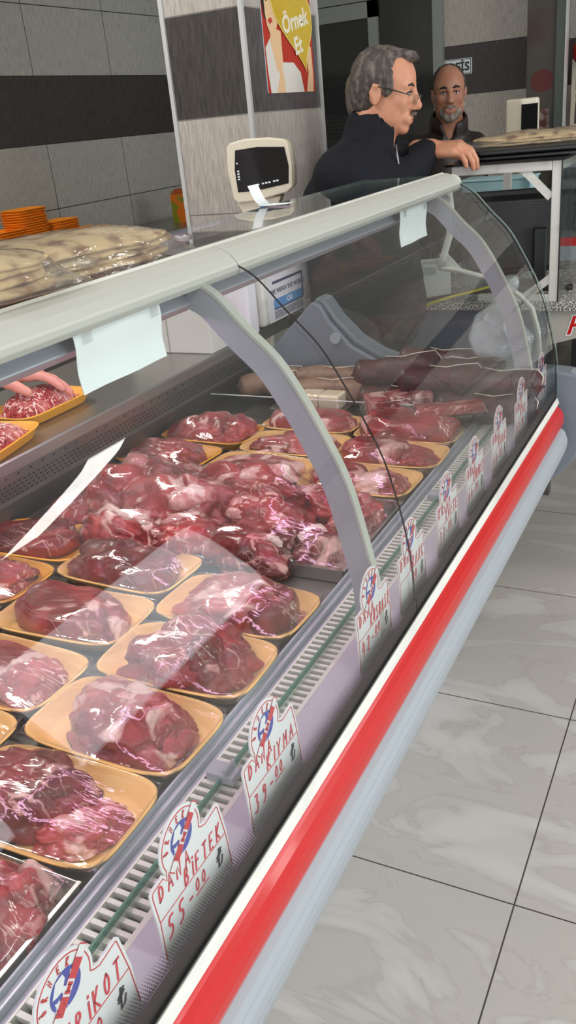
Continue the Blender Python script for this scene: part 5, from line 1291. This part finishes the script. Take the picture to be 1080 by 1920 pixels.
G().box(-.80, .5, 4.61, 5.2, 1.12, 1.135).build('top', M_BLACKP, c2); G().box(-.76, .46, 4.7, 5.15, .05, .40).build('plinth', M_DARK, c2)
G().box(-.79, .48, 5.17, 5.19, .66, 1.12).build('rear_panel', mat('dark teal panel', (36, 52, 60), .5), c2)
g_ = root('green_crate', (-.72, 4.85, .775), 'small green box inside the second case', 'box'); G().box(-.78, -.66, 4.75, 4.95, .776, .88).build('box_body', mat('green print', (70, 122, 88), .4), g_, bevel=.003); G().box(-.77, -.67, 4.744, 4.75, .80, .85).build('box_label', M_PAPER, g_)

# ================================================================== PEOPLE
M_SKIN = mat('skin', (206, 150, 118), .5, var=(20, (190, 122, 96), (1, 1, 1), .35, .75), sss=.12)
M_SKIN2 = mat('tanned skin', (176, 128, 102), .5, var=(20, (160, 98, 76), (1, 1, 1), .35, .75), sss=.1)
M_SKIN3 = mat('flushed hand skin', (226, 160, 146), .5, var=(20, (214, 128, 118), (1, 1, 1), .35, .75), sss=.12)
M_HAIR = mat('greying dark hair', (66, 58, 54), .6, var=(70, (118, 108, 100), (1, 1, .25), .45, .7), bump=(260, 1.0, (1, 1, .2)))
M_HAIR2 = mat('short dark hair', (52, 46, 44), .65, var=(90, (96, 90, 84), (1, 1, .3), .5, .7), bump=(300, .8, (1, 1, .2)))
M_BEARD = mat('grey beard', (150, 140, 128), .7, var=(60, (92, 80, 72), (1, 1, .3), .4, .65), bump=(300, 1.0, (1, 1, .2)))
M_BROW = mat('dark eyebrow hair', (40, 30, 28), .8)
M_EYEW = mat('eye white', (206, 200, 194), .2); M_IRIS = mat('dark iris', (34, 22, 16), .1)
M_LIP = mat('lips', (160, 92, 82), .45)
M_JACK = mat('navy quilted jacket', (13, 15, 24), .8, spec=.3, bump=(60, .7, (.4, .4, 2.4)))
M_LEATH = mat('dark brown leather', (36, 26, 23), .38, bump=(60, .5, (1, 1, 1)))
M_TROU = mat('dark trousers', (34, 34, 40), .8); M_SHOE = mat('black shoe', (22, 20, 20), .4); M_COAT = mat('white work coat', (214, 214, 216), .7)

class Fr:
    def __init__(s, o, x, z):
        s.o = np.array(o, float); x = np.array(x, float); z = np.array(z, float)
        x = x / np.linalg.norm(x); y = np.cross(z, x); y /= np.linalg.norm(y); z = np.cross(x, y); s.R = np.stack([x, y, z], 1)
    def p(s, a, b, c): return s.o + s.R @ np.array((a, b, c), float)
def head_skin(F, h, sc=1.0):
    P = lambda a, b, c: h.p(a * sc, b * sc, c * sc); R = h.R
    e = lambda a, b, c, rx, ry, rz, k=.012, sub=False: F.ell(P(a, b, c), (rx * sc, ry * sc, rz * sc), R, k * sc, sub)
    c_ = lambda p, q, ra, rb, k=.008, sub=False: F.cap(P(*p), P(*q), ra * sc, rb * sc, k * sc, sub)
    e(-.015, 0, .038, .096, .074, .084); e(.028, 0, .03, .060, .066, .070, .02); e(.030, 0, -.030, .060, .058, .072, .025); e(.030, 0, -.078, .050, .048, .038, .02); e(.012, 0, -.088, .050, .050, .036, .02)
    e(.070, 0, -.100, .022, .026, .018, .014)
    for s_ in (1, -1):
        e(.056, s_ * .040, -.022, .026, .024, .026, .018); e(.020, s_ * .050, -.062, .040, .018, .034, .02)
        e(.094, s_ * .030, .004, .018, .019, .012, .010, True)                      # socket
        c_((.080, s_ * .012, .024), (.070, s_ * .048, .024), .009, .007, .010)      # brow
        e(.070, s_ * .030, .003, .0155, .0165, .0135, .004)                          # lid mass
        e(.096, s_ * .011, -.036, .011, .009, .008, .008)                           # nostril wing
        # ear
        e(-.014, s_ * .074, -.010, .019, .008, .031, .005); c_((-.010, s_ * .078, -.036), (-.028, s_ * .081, -.006), .0052, .0055, .004); c_((-.028, s_ * .081, -.006), (-.020, s_ * .082, .016), .0055, .0055, .004); c_((-.020, s_ * .082, .016), (-.004, s_ * .079, .012), .0055, .004, .004)
        e(-.010, s_ * .085, -.004, .008, .006, .013, .004, True)
    c_((.088, 0, .018), (.110, 0, -.026), .0075, .0118, .010); e(.109, 0, -.030, .012, .0130, .0105, .006)
    c_((.092, -.018, -.066), (.092, .018, -.066), .006, .006, .006); c_((.090, -.014, -.077), (.090, .014, -.077), .0065, .0065, .006); e(.082, 0, -.070, .016, .030, .018, .012)
    c_((.099, -.020, -.0712), (.099, .020, -.0712), .0022, .0022, .003, True)
def face_parts(par, h, sc=1.0, bw=1.0, brow=True, beard=False, eyes=True):
    def P(a, b, c): return Vector(h.p(a * sc, b * sc, c * sc))
    R3 = Matrix([list(r) for r in h.R])
    if eyes:
        for s_ in (1, -1):
            g = G(); g.ell(P(.0775, s_ * .030, .0035), (.0105 * sc, .0115 * sc, .0062 * sc), 16, 10, R3); ob = g.build('eye', M_EYEW, par, smooth=True)
            g = G(); g.ell(P(.0845, s_ * .030, .0035), (.0045 * sc, .0052 * sc, .0052 * sc), 12, 8, R3); g.build('iris', M_IRIS, ob, smooth=True)
            g = G(); g.tube([P(.0855, s_ * .016, .0085), P(.090, s_ * .030, .0115), P(.080, s_ * .045, .006)], [.0022 * sc] * 3, 6); g.build('eyelid', M_BROW, ob, smooth=True)
    if brow:
        for s_ in (1, -1):
            g = G(); g.tube([P(.089, s_ * .012, .024), P(.087, s_ * .028, .031), P(.077, s_ * .047, .026)], [.003 * sc * bw, .0042 * sc * bw, .0022 * sc * bw], 8); g.build('eyebrow', M_BROW, par, smooth=True)
    g = G(); g.tube([P(.092, -.020, -.068), P(.0985, 0, -.0655), P(.092, .020, -.068)], [.002 * sc, .0048 * sc, .002 * sc], 8); g.tube([P(.090, -.018, -.0745), P(.0965, 0, -.0775), P(.090, .018, -.0745)], [.002 * sc, .0052 * sc, .002 * sc], 8)
    g.build('lips', M_LIP, par, smooth=True)
def hand_field(F, o, xf, zb, sc, curl, side=1, spread=.06, k=.005, thumb=None):
    """o wrist; xf finger direction; zb back of the hand; side=+1 thumb towards +y"""
    h = Fr(o, xf, zb); P = lambda a, b, c: h.p(a * sc, b * sc * side, c * sc)
    F.cap(P(-.03, 0, 0), P(.012, 0, 0), .026 * sc, .026 * sc, .012); F.ell(P(.045, .0, .0), (.046 * sc, .040 * sc, .0155 * sc), h.R, .012)
    F.cap(P(.02, .018, -.002), P(.078, .026, 0), .015 * sc, .013 * sc, .01); F.cap(P(.02, -.014, -.002), P(.072, -.028, 0), .015 * sc, .012 * sc, .01); F.cap(P(.03, 0, 0), P(.082, 0, .002), .014 * sc, .013 * sc, .01)
    fing = [(.083, .029, .070, .0098), (.087, .0098, .078, .0100), (.083, -.0098, .072, .0096), (.075, -.028, .057, .0086)]
    for i, (fx, fy, ln, rr) in enumerate(fing):
        a = curl[i][0]; b = spread * (1.2 - i * .8); x, y, z = fx - .004, fy, .002; r_ = rr
        F.ell(P(x, y, z + .002), (rr * 1.15 * sc, rr * 1.05 * sc, rr * 1.0 * sc), h.R, .004)
        for j, fr_ in enumerate((.45, .31, .24)):
            l = ln * fr_; nx = x + l * math.cos(a) * math.cos(b); ny = y + l * math.sin(b); nz = z - l * math.sin(a)
            F.cap(P(x, y, z), P(nx, ny, nz), r_ * sc, r_ * .92 * sc, .002 if j else k); x, y, z = nx, ny, nz; r_ *= .92; a += curl[i][min(j + 1, 2)]
    t = thumb or [(.012, .024, -.006), (.038, .050, -.016), (.064, .058, -.024), (.084, .056, -.032)]
    F.cap(P(*t[0]), P(*t[1]), .016 * sc, .0125 * sc, .008); F.cap(P(*t[1]), P(*t[2]), .0122 * sc, .0108 * sc, .003); F.cap(P(*t[2]), P(*t[3]), .0108 * sc, .009 * sc, .003)
    return h
def figure(name, label, J, skin, jm, head, hsc, hands, lo, hi, vox=.0045, jvox=.006, beard=None, jacket_name='jacket', glasses=False, hair='side', coll=.055, collar=True, roughj=.005, inflate=1.0):
    """J: joints dict in world coordinates; body is one continuous mesh, clothing and hair are its children"""
    F = Field(lo, hi, vox); h = head
    pel, ch, nk = [np.array(J[k], float) for k in ('pelvis', 'chest', 'neck')]
    head_skin(F, h, hsc)
    F.cap(h.p(-.025 * hsc, 0, -.055 * hsc), nk, .056 * hsc, .060, .02); F.cap(h.p(.01 * hsc, 0, -.09 * hsc), nk + (ch - nk) * .2, .040 * hsc, .05, .02)
    F.cap(nk, ch, .06, .10, .03); F.cap(ch, pel, .115, .12, .03)
    for s_ in 'LR':
        F.cap(ch * .4 + nk * .6, J['sh' + s_], .06, .055, .03); F.cap(J['sh' + s_], J['el' + s_], .050, .038, .01); F.cap(J['el' + s_], J['wr' + s_], .038, .027, .01)
        F.cap(pel, J['hip' + s_], .10, .09, .03); F.cap(J['hip' + s_], J['kn' + s_], .082, .055, .01); F.cap(J['kn' + s_], J['an' + s_], .052, .036, .01)
        a = np.array(J['an' + s_]); F.cap(a + (0, 0, -.03), a + np.array(J['toe']) * .15 + (0, 0, -.045), .036, .028, .01)
    for hd in hands: hand_field(F, *hd[:4], curl=hd[4], side=hd[5], thumb=hd[6] if len(hd) > 6 else None)
    V, Q = F.surf()
    base = np.array((pel[0], pel[1], 0.0))
    o = mesh('person', V - base, Q, skin, None, True, False); o.location = base; o.name = name
    props(o, label, 'person')
    # clothing
    Fj = Field(lo, hi, jvox); k = inflate
    Fj.cap(nk + (ch - nk) * .25, ch, .088 * k, .145 * k, .05); Fj.cap(ch, pel, .150 * k, .150 * k, .05); Fj.cap(ch * .75 + pel * .25, pel, .15 * k, .158 * k, .04)
    for s_ in 'LR':
        Fj.cap(nk * .55 + ch * .45, J['sh' + s_], .088 * k, .080 * k, .04); Fj.cap(J['sh' + s_], J['el' + s_], .078 * k, .060 * k, .02)
        e, w = np.array(J['el' + s_]), np.array(J['wr' + s_]); w2 = e + (w - e) * (1 - .02 / np.linalg.norm(w - e)); Fj.cap(e, w2, .060 * k, .043 * k, .015)
    for rad, zz, sd_ in ((.0, 0, 0),): pass
    if collar:
        cax = (h.p(-.02 * hsc, 0, -.09 * hsc) - nk); cax /= np.linalg.norm(cax)
        c0 = nk + cax * -.01; c1 = nk + cax * coll
        Fj.cap(c0, c1, .078, .078, .012); Fj.cap(nk, nk + cax * .2, .062, .064, .004, True)
        nd = h.R[:, 0]; Fj.cap(c1 + nd * .05 + cax * .06, c0 + nd * .11 - cax * .05, .030, .016, .006, True)
    Fj.rough(roughj, 14, 3); Fj.rough(roughj * .5, 40, 5)
    V, Q = Fj.surf(); mesh(jacket_name, V, Q, jm, o, True)
    Ft = Field(lo, (hi[0], hi[1], pel[2] + .05), .009)
    Ft.cap(pel, pel + (0, 0, -.02), .135, .13, .02)
    for s_ in 'LR':
        Ft.cap(pel, J['hip' + s_], .12, .105, .03); Ft.cap(J['hip' + s_], J['kn' + s_], .098, .072, .02); Ft.cap(J['kn' + s_], np.array(J['an' + s_]) + (0, 0, .02), .070, .056, .02)
    V, Q = Ft.surf(); mesh('trousers', V, Q, M_TROU, o, True)
    for s_ in 'LR':
        a = np.array(J['an' + s_]); td = np.array(J['toe'])
        Fs = Field(a - .22, a + .22, .006); Fs.cap(a + (0, 0, -.035) - td * .02, a + td * .15 + (0, 0, -.050), .046, .038, .02); Fs.ell(a + td * .06 + np.array((0, 0, -.12)), (.3, .3, .043), None, .004, True)
        V, Q = Fs.surf(); mesh('shoe', V, Q, M_SHOE, o, True)
    return o
def hair_field(h, sc, kind, lo, hi, vox=.0032):
    F = Field(lo, hi, vox); P = lambda a, b, c: h.p(a * sc, b * sc, c * sc); R = h.R
    e = lambda a, b, c, rx, ry, rz, k=.012, sub=False: F.ell(P(a, b, c), (rx * sc, ry * sc, rz * sc), R, k * sc, sub)
    if kind == 'full':     # receding at the temples, thick at back and sides
        e(-.022, 0, .040, .097, .080, .087); e(-.045, 0, -.01, .070, .072, .075, .02)
        e(.020, 0, .108, .060, .036, .015, .012); e(.064, 0, .104, .024, .028, .015, .01)
        for s_ in (1, -1): e(.020, s_ * .068, .022, .018, .010, .040, .008)
        e(.105, 0, .020, .068, .085, .066, .006, True); e(.050, 0, -.055, .088, .10, .070, .008, True); e(-.03, 0, -.115, .11, .1, .045, .01, True)
        for s_ in (1, -1): e(-.012, s_ * .086, -.018, .026, .022, .036, .006, True); e(.064, s_ * .060, .066, .034, .034, .034, .010, True)
    elif kind == 'thin':   # close-cropped, bald forehead
        e(-.022, 0, .040, .0975, .081, .088); e(-.04, 0, .0, .076, .078, .065, .02)
        e(.050, 0, .085, .085, .060, .066, .008, True); e(.076, 0, .02, .060, .10, .080, .008, True); e(.060, 0, -.058, .086, .10, .080, .008, True); e(-.03, 0, -.110, .11, .1, .05, .01, True)
        for s_ in (1, -1): e(-.010, s_ * .084, -.016, .028, .022, .040, .006, True)
    F.rough(.0022, 110, 3); F.rough(.0016, 260, 7)
    return F
def beard_field(h, sc, lo, hi, full=True, vox=.0035):
    F = Field(lo, hi, vox); P = lambda a, b, c: h.p(a * sc, b * sc, c * sc); R = h.R
    e = lambda a, b, c, rx, ry, rz, k=.012, sub=False: F.ell(P(a, b, c), (rx * sc, ry * sc, rz * sc), R, k * sc, sub)
    if full:
        e(.034, 0, -.080, .056, .056, .042); e(.068, 0, -.104, .030, .034, .024, .012); e(.018, 0, -.050, .054, .071, .044, .015); e(.092, 0, -.056, .014, .030, .008, .008); e(.006, 0, -.020, .040, .0765, .044, .01); e(.020, 0, -.060, .056, .066, .044, .015)
        e(.055, 0, -.022, .075, .050, .030, .008, True); e(.100, 0, -.071, .022, .024, .0085, .004, True)
        for s_ in (1, -1): e(.078, s_ * .040, -.020, .040, .036, .030, .01, True)
    else:
        F.cap(P(.097, -.018, -.056), P(.101, 0, -.052), .0045 * sc, .0065 * sc, .004); F.cap(P(.097, .018, -.056), P(.101, 0, -.052), .0045 * sc, .0065 * sc, .004)
    F.rough(.003, 120, 3)
    return F

# --- man in the navy jacket, profile to the right, hand on the glass counter
hd1 = Fr((-.905, 2.44, 1.478), (1.0, .12, -.22), (.20, .0, 1.0))
J = dict(pelvis=(-.96, 2.38, .92), chest=(-.985, 2.385, 1.18), neck=(-.955, 2.425, 1.345), shR=(-.975, 2.285, 1.275), shL=(-.925, 2.535, 1.275), elR=(-.90, 2.33, 1.225), wrR=(-.820, 2.535, 1.316),
         elL=(-.99, 2.54, 1.03), wrL=(-.965, 2.43, .90), hipR=(-.97, 2.30, .88), hipL=(-.97, 2.46, .88), knR=(-1.02, 2.27, .48), knL=(-1.02, 2.46, .48), anR=(-1.04, 2.27, .085), anL=(-1.04, 2.46, .085), toe=(1, .1, 0))
hR = ((-.822, 2.533, 1.320), (1.0, .10, -.04), (.10, -.25, 1.0), 1.05, [(.50, .65, .35), (.45, .65, .35), (.45, .60, .35), (.40, .60, .30)], -1, None)
hR = (hR[0], hR[1], hR[2], hR[3], hR[4], 1, [(.012, .024, -.006), (.036, .040, -.020), (.058, .046, -.030), (.074, .044, -.036)])
hL = ((-.965, 2.43, .90), (-.1, -.3, -1.0), (0, 1, .1), .98, [(.3, .3, .2)] * 4, 1)
m1 = figure('person', 'man in a navy quilted jacket and half-rim glasses, in profile, hand on the counter', J, M_SKIN, M_JACK, hd1, .85, [hR, hL], (-1.28, 2.08, -.01), (-.62, 2.72, 1.62), vox=.0042, coll=.038)
lo, hi = (-1.05, 2.28, 1.30), (-.74, 2.60, 1.64)
field_obj(hair_field(hd1, .85, 'full', lo, hi), 'hair', M_HAIR, m1)
field_obj(beard_field(hd1, .85, lo, hi, False), 'moustache', M_BEARD, m1)
face_parts(m1, hd1, .85)
def gp_(a, b, c): return Vector(hd1.p(a * .85, b * .85, c * .85))
g = G()
for s_ in (1, -1): g.tube([gp_(-.012, s_ * .082, .014), gp_(.04, s_ * .078, .010), gp_(.094, s_ * .060, .002)], .0016, 6)
g.tube([gp_(.116, -.008, -.002), gp_(.118, 0, .001), gp_(.116, .008, -.002)], .0012, 6)
gla = g.build('glasses', M_BLACKP, m1, smooth=True)
for s_ in (1, -1):
    g = G(); q = [gp_(.110 - .010 * abs(math.cos(t) + 1) * .5, s_ * (.032 + .024 * math.cos(t)), -.010 + .013 * math.sin(t)) for t in np.linspace(0, 2 * PI, 21)]
    g.tube(q, .0009, 5); g.build('lens_rim', mat('silver wire', (190, 186, 176), .25, metal=.8), gla, smooth=True)
    g = G(); g.add(q[:-1], [tuple(range(20))]); g.build('lens', M_GLASS, gla, fixn=False)
g = G(); g.tube([(-.862, 2.385, 1.345), (-.852, 2.375, 1.29), (-.85, 2.36, 1.20)], .0025, 6); g.build('zip', mat('zip metal', (150, 150, 152), .3, metal=.8), m1, smooth=True)

# --- bearded man in brown leather jacket, facing the camera
hd2 = Fr((-1.108, 3.70, 1.470), (.36, -1.0, -.05), (0.0, 0, 1.0))
J = dict(pelvis=(-1.16, 3.78, .90), chest=(-1.155, 3.76, 1.14), neck=(-1.125, 3.745, 1.335), shR=(-1.265, 3.72, 1.255), shL=(-1.045, 3.80, 1.245), elR=(-1.29, 3.70, 1.0), wrR=(-1.24, 3.56, .86),
         elL=(-1.03, 3.78, .99), wrL=(-1.0, 3.64, .84), hipR=(-1.25, 3.78, .86), hipL=(-1.07, 3.80, .86), knR=(-1.26, 3.77, .46), knL=(-1.06, 3.79, .46), anR=(-1.26, 3.79, .085), anL=(-1.05, 3.81, .085), toe=(.3, -1, 0))
hRr = ((-1.24, 3.56, .86), (.1, -.6, -1.0), (-.3, -1, .5), .98, [(.3, .3, .2)] * 4, -1); hLl = ((-1.0, 3.64, .84), (.0, -.6, -1.0), (.3, -1, .5), .98, [(.3, .3, .2)] * 4, 1)
m2 = figure('person', 'bearded balding man in a dark brown leather jacket, looking at the camera', J, M_SKIN2, M_LEATH, hd2, .82, [hRr, hLl], (-1.46, 3.42, -.01), (-.82, 4.0, 1.62), vox=.0042, jvox=.0065, coll=.022, inflate=.88)
lo, hi = (-1.26, 3.56, 1.30), (-.97, 3.86, 1.62)
field_obj(hair_field(hd2, .82, 'thin', lo, hi), 'hair', M_HAIR2, m2); field_obj(beard_field(hd2, .82, lo, hi), 'beard', M_BEARD, m2); face_parts(m2, hd2, .82, bw=1.5)

# --- person mostly hidden behind the man in navy
hd3 = Fr((-1.165, 3.05, 1.465), (1.0, .35, -.1), (.1, 0, 1.0))
J = dict(pelvis=(-1.22, 3.10, .90), chest=(-1.21, 3.10, 1.12), neck=(-1.185, 3.08, 1.32), shR=(-1.19, 2.97, 1.24), shL=(-1.13, 3.24, 1.24), elR=(-1.17, 2.98, 1.0), wrR=(-1.10, 3.05, .86),
         elL=(-1.12, 3.27, .98), wrL=(-1.08, 3.22, .84), hipR=(-1.22, 3.02, .86), hipL=(-1.2, 3.19, .86), knR=(-1.22, 3.02, .46), knL=(-1.2, 3.19, .46), anR=(-1.22, 3.02, .085), anL=(-1.2, 3.2, .085), toe=(1, .2, 0))
m3 = figure('person', 'person with short grey hair in dark clothes, mostly hidden behind the man in navy', J, M_SKIN2, M_JACK, hd3, .90, [((-1.10, 3.05, .86), (.6, .2, -1.0), (1, 0, .5), .95, [(.3, .3, .2)] * 4, 1), ((-1.08, 3.22, .84), (.6, .2, -1.0), (1, 0, .5), .95, [(.3, .3, .2)] * 4, -1)], (-1.42, 2.80, -.01), (-.94, 3.42, 1.62), vox=.006, jvox=.008)
lo, hi = (-1.34, 2.92, 1.30), (-1.0, 3.2, 1.62)
field_obj(hair_field(hd3, .90, 'full', lo, hi, .005), 'hair', mat('pale grey hair', (112, 106, 98), .7, bump=(260, 1.0, (1, 1, .2))), m3); face_parts(m3, hd3, .90)

# --- butcher outside the left picture edge, only hand and wrist seen over the minced meat
hd4 = Fr((-1.62, .72, 1.60), (.7, .5, -.4), (.3, .1, 1.0))
J = dict(pelvis=(-1.90, .60, .95), chest=(-1.82, .62, 1.22), neck=(-1.72, .66, 1.45), shR=(-1.68, .48, 1.38), shL=(-1.78, .82, 1.38), elR=(-1.58, .62, 1.12), wrR=(-1.36, .80, 1.0),
         elL=(-1.59, 1.13, 1.10), wrL=(-1.36, 1.29, 1.012), hipR=(-1.88, .52, .90), hipL=(-1.96, .70, .90), knR=(-1.88, .52, .48), knL=(-1.96, .72, .48), anR=(-1.88, .52, .085), anL=(-1.96, .72, .085), toe=(.8, .5, 0))
m4 = figure('person', 'butcher in a white coat off the left edge, hand reaching over the minced meat', J, M_SKIN3, M_COAT, hd4, .95,
            [((-1.36, 1.29, 1.012), (1.0, .42, -.16), (-.1, .25, 1.0), 1.05, [(.15, .25, .2), (.2, .3, .2), (.25, .35, .25), (.3, .4, .3)], -1), ((-1.36, .80, 1.0), (1, .3, -.4), (.3, 0, 1), 1.0, [(.3, .4, .3)] * 4, 1)], (-2.2, .28, -.01), (-1.14, 1.42, 1.78), vox=.0055, jvox=.009)
lo, hi = (-1.8, .55, 1.42), (-1.46, .90, 1.78)
field_obj(hair_field(hd4, .95, 'thin', lo, hi, .005), 'hair', M_HAIR2, m4); face_parts(m4, hd4, .95)
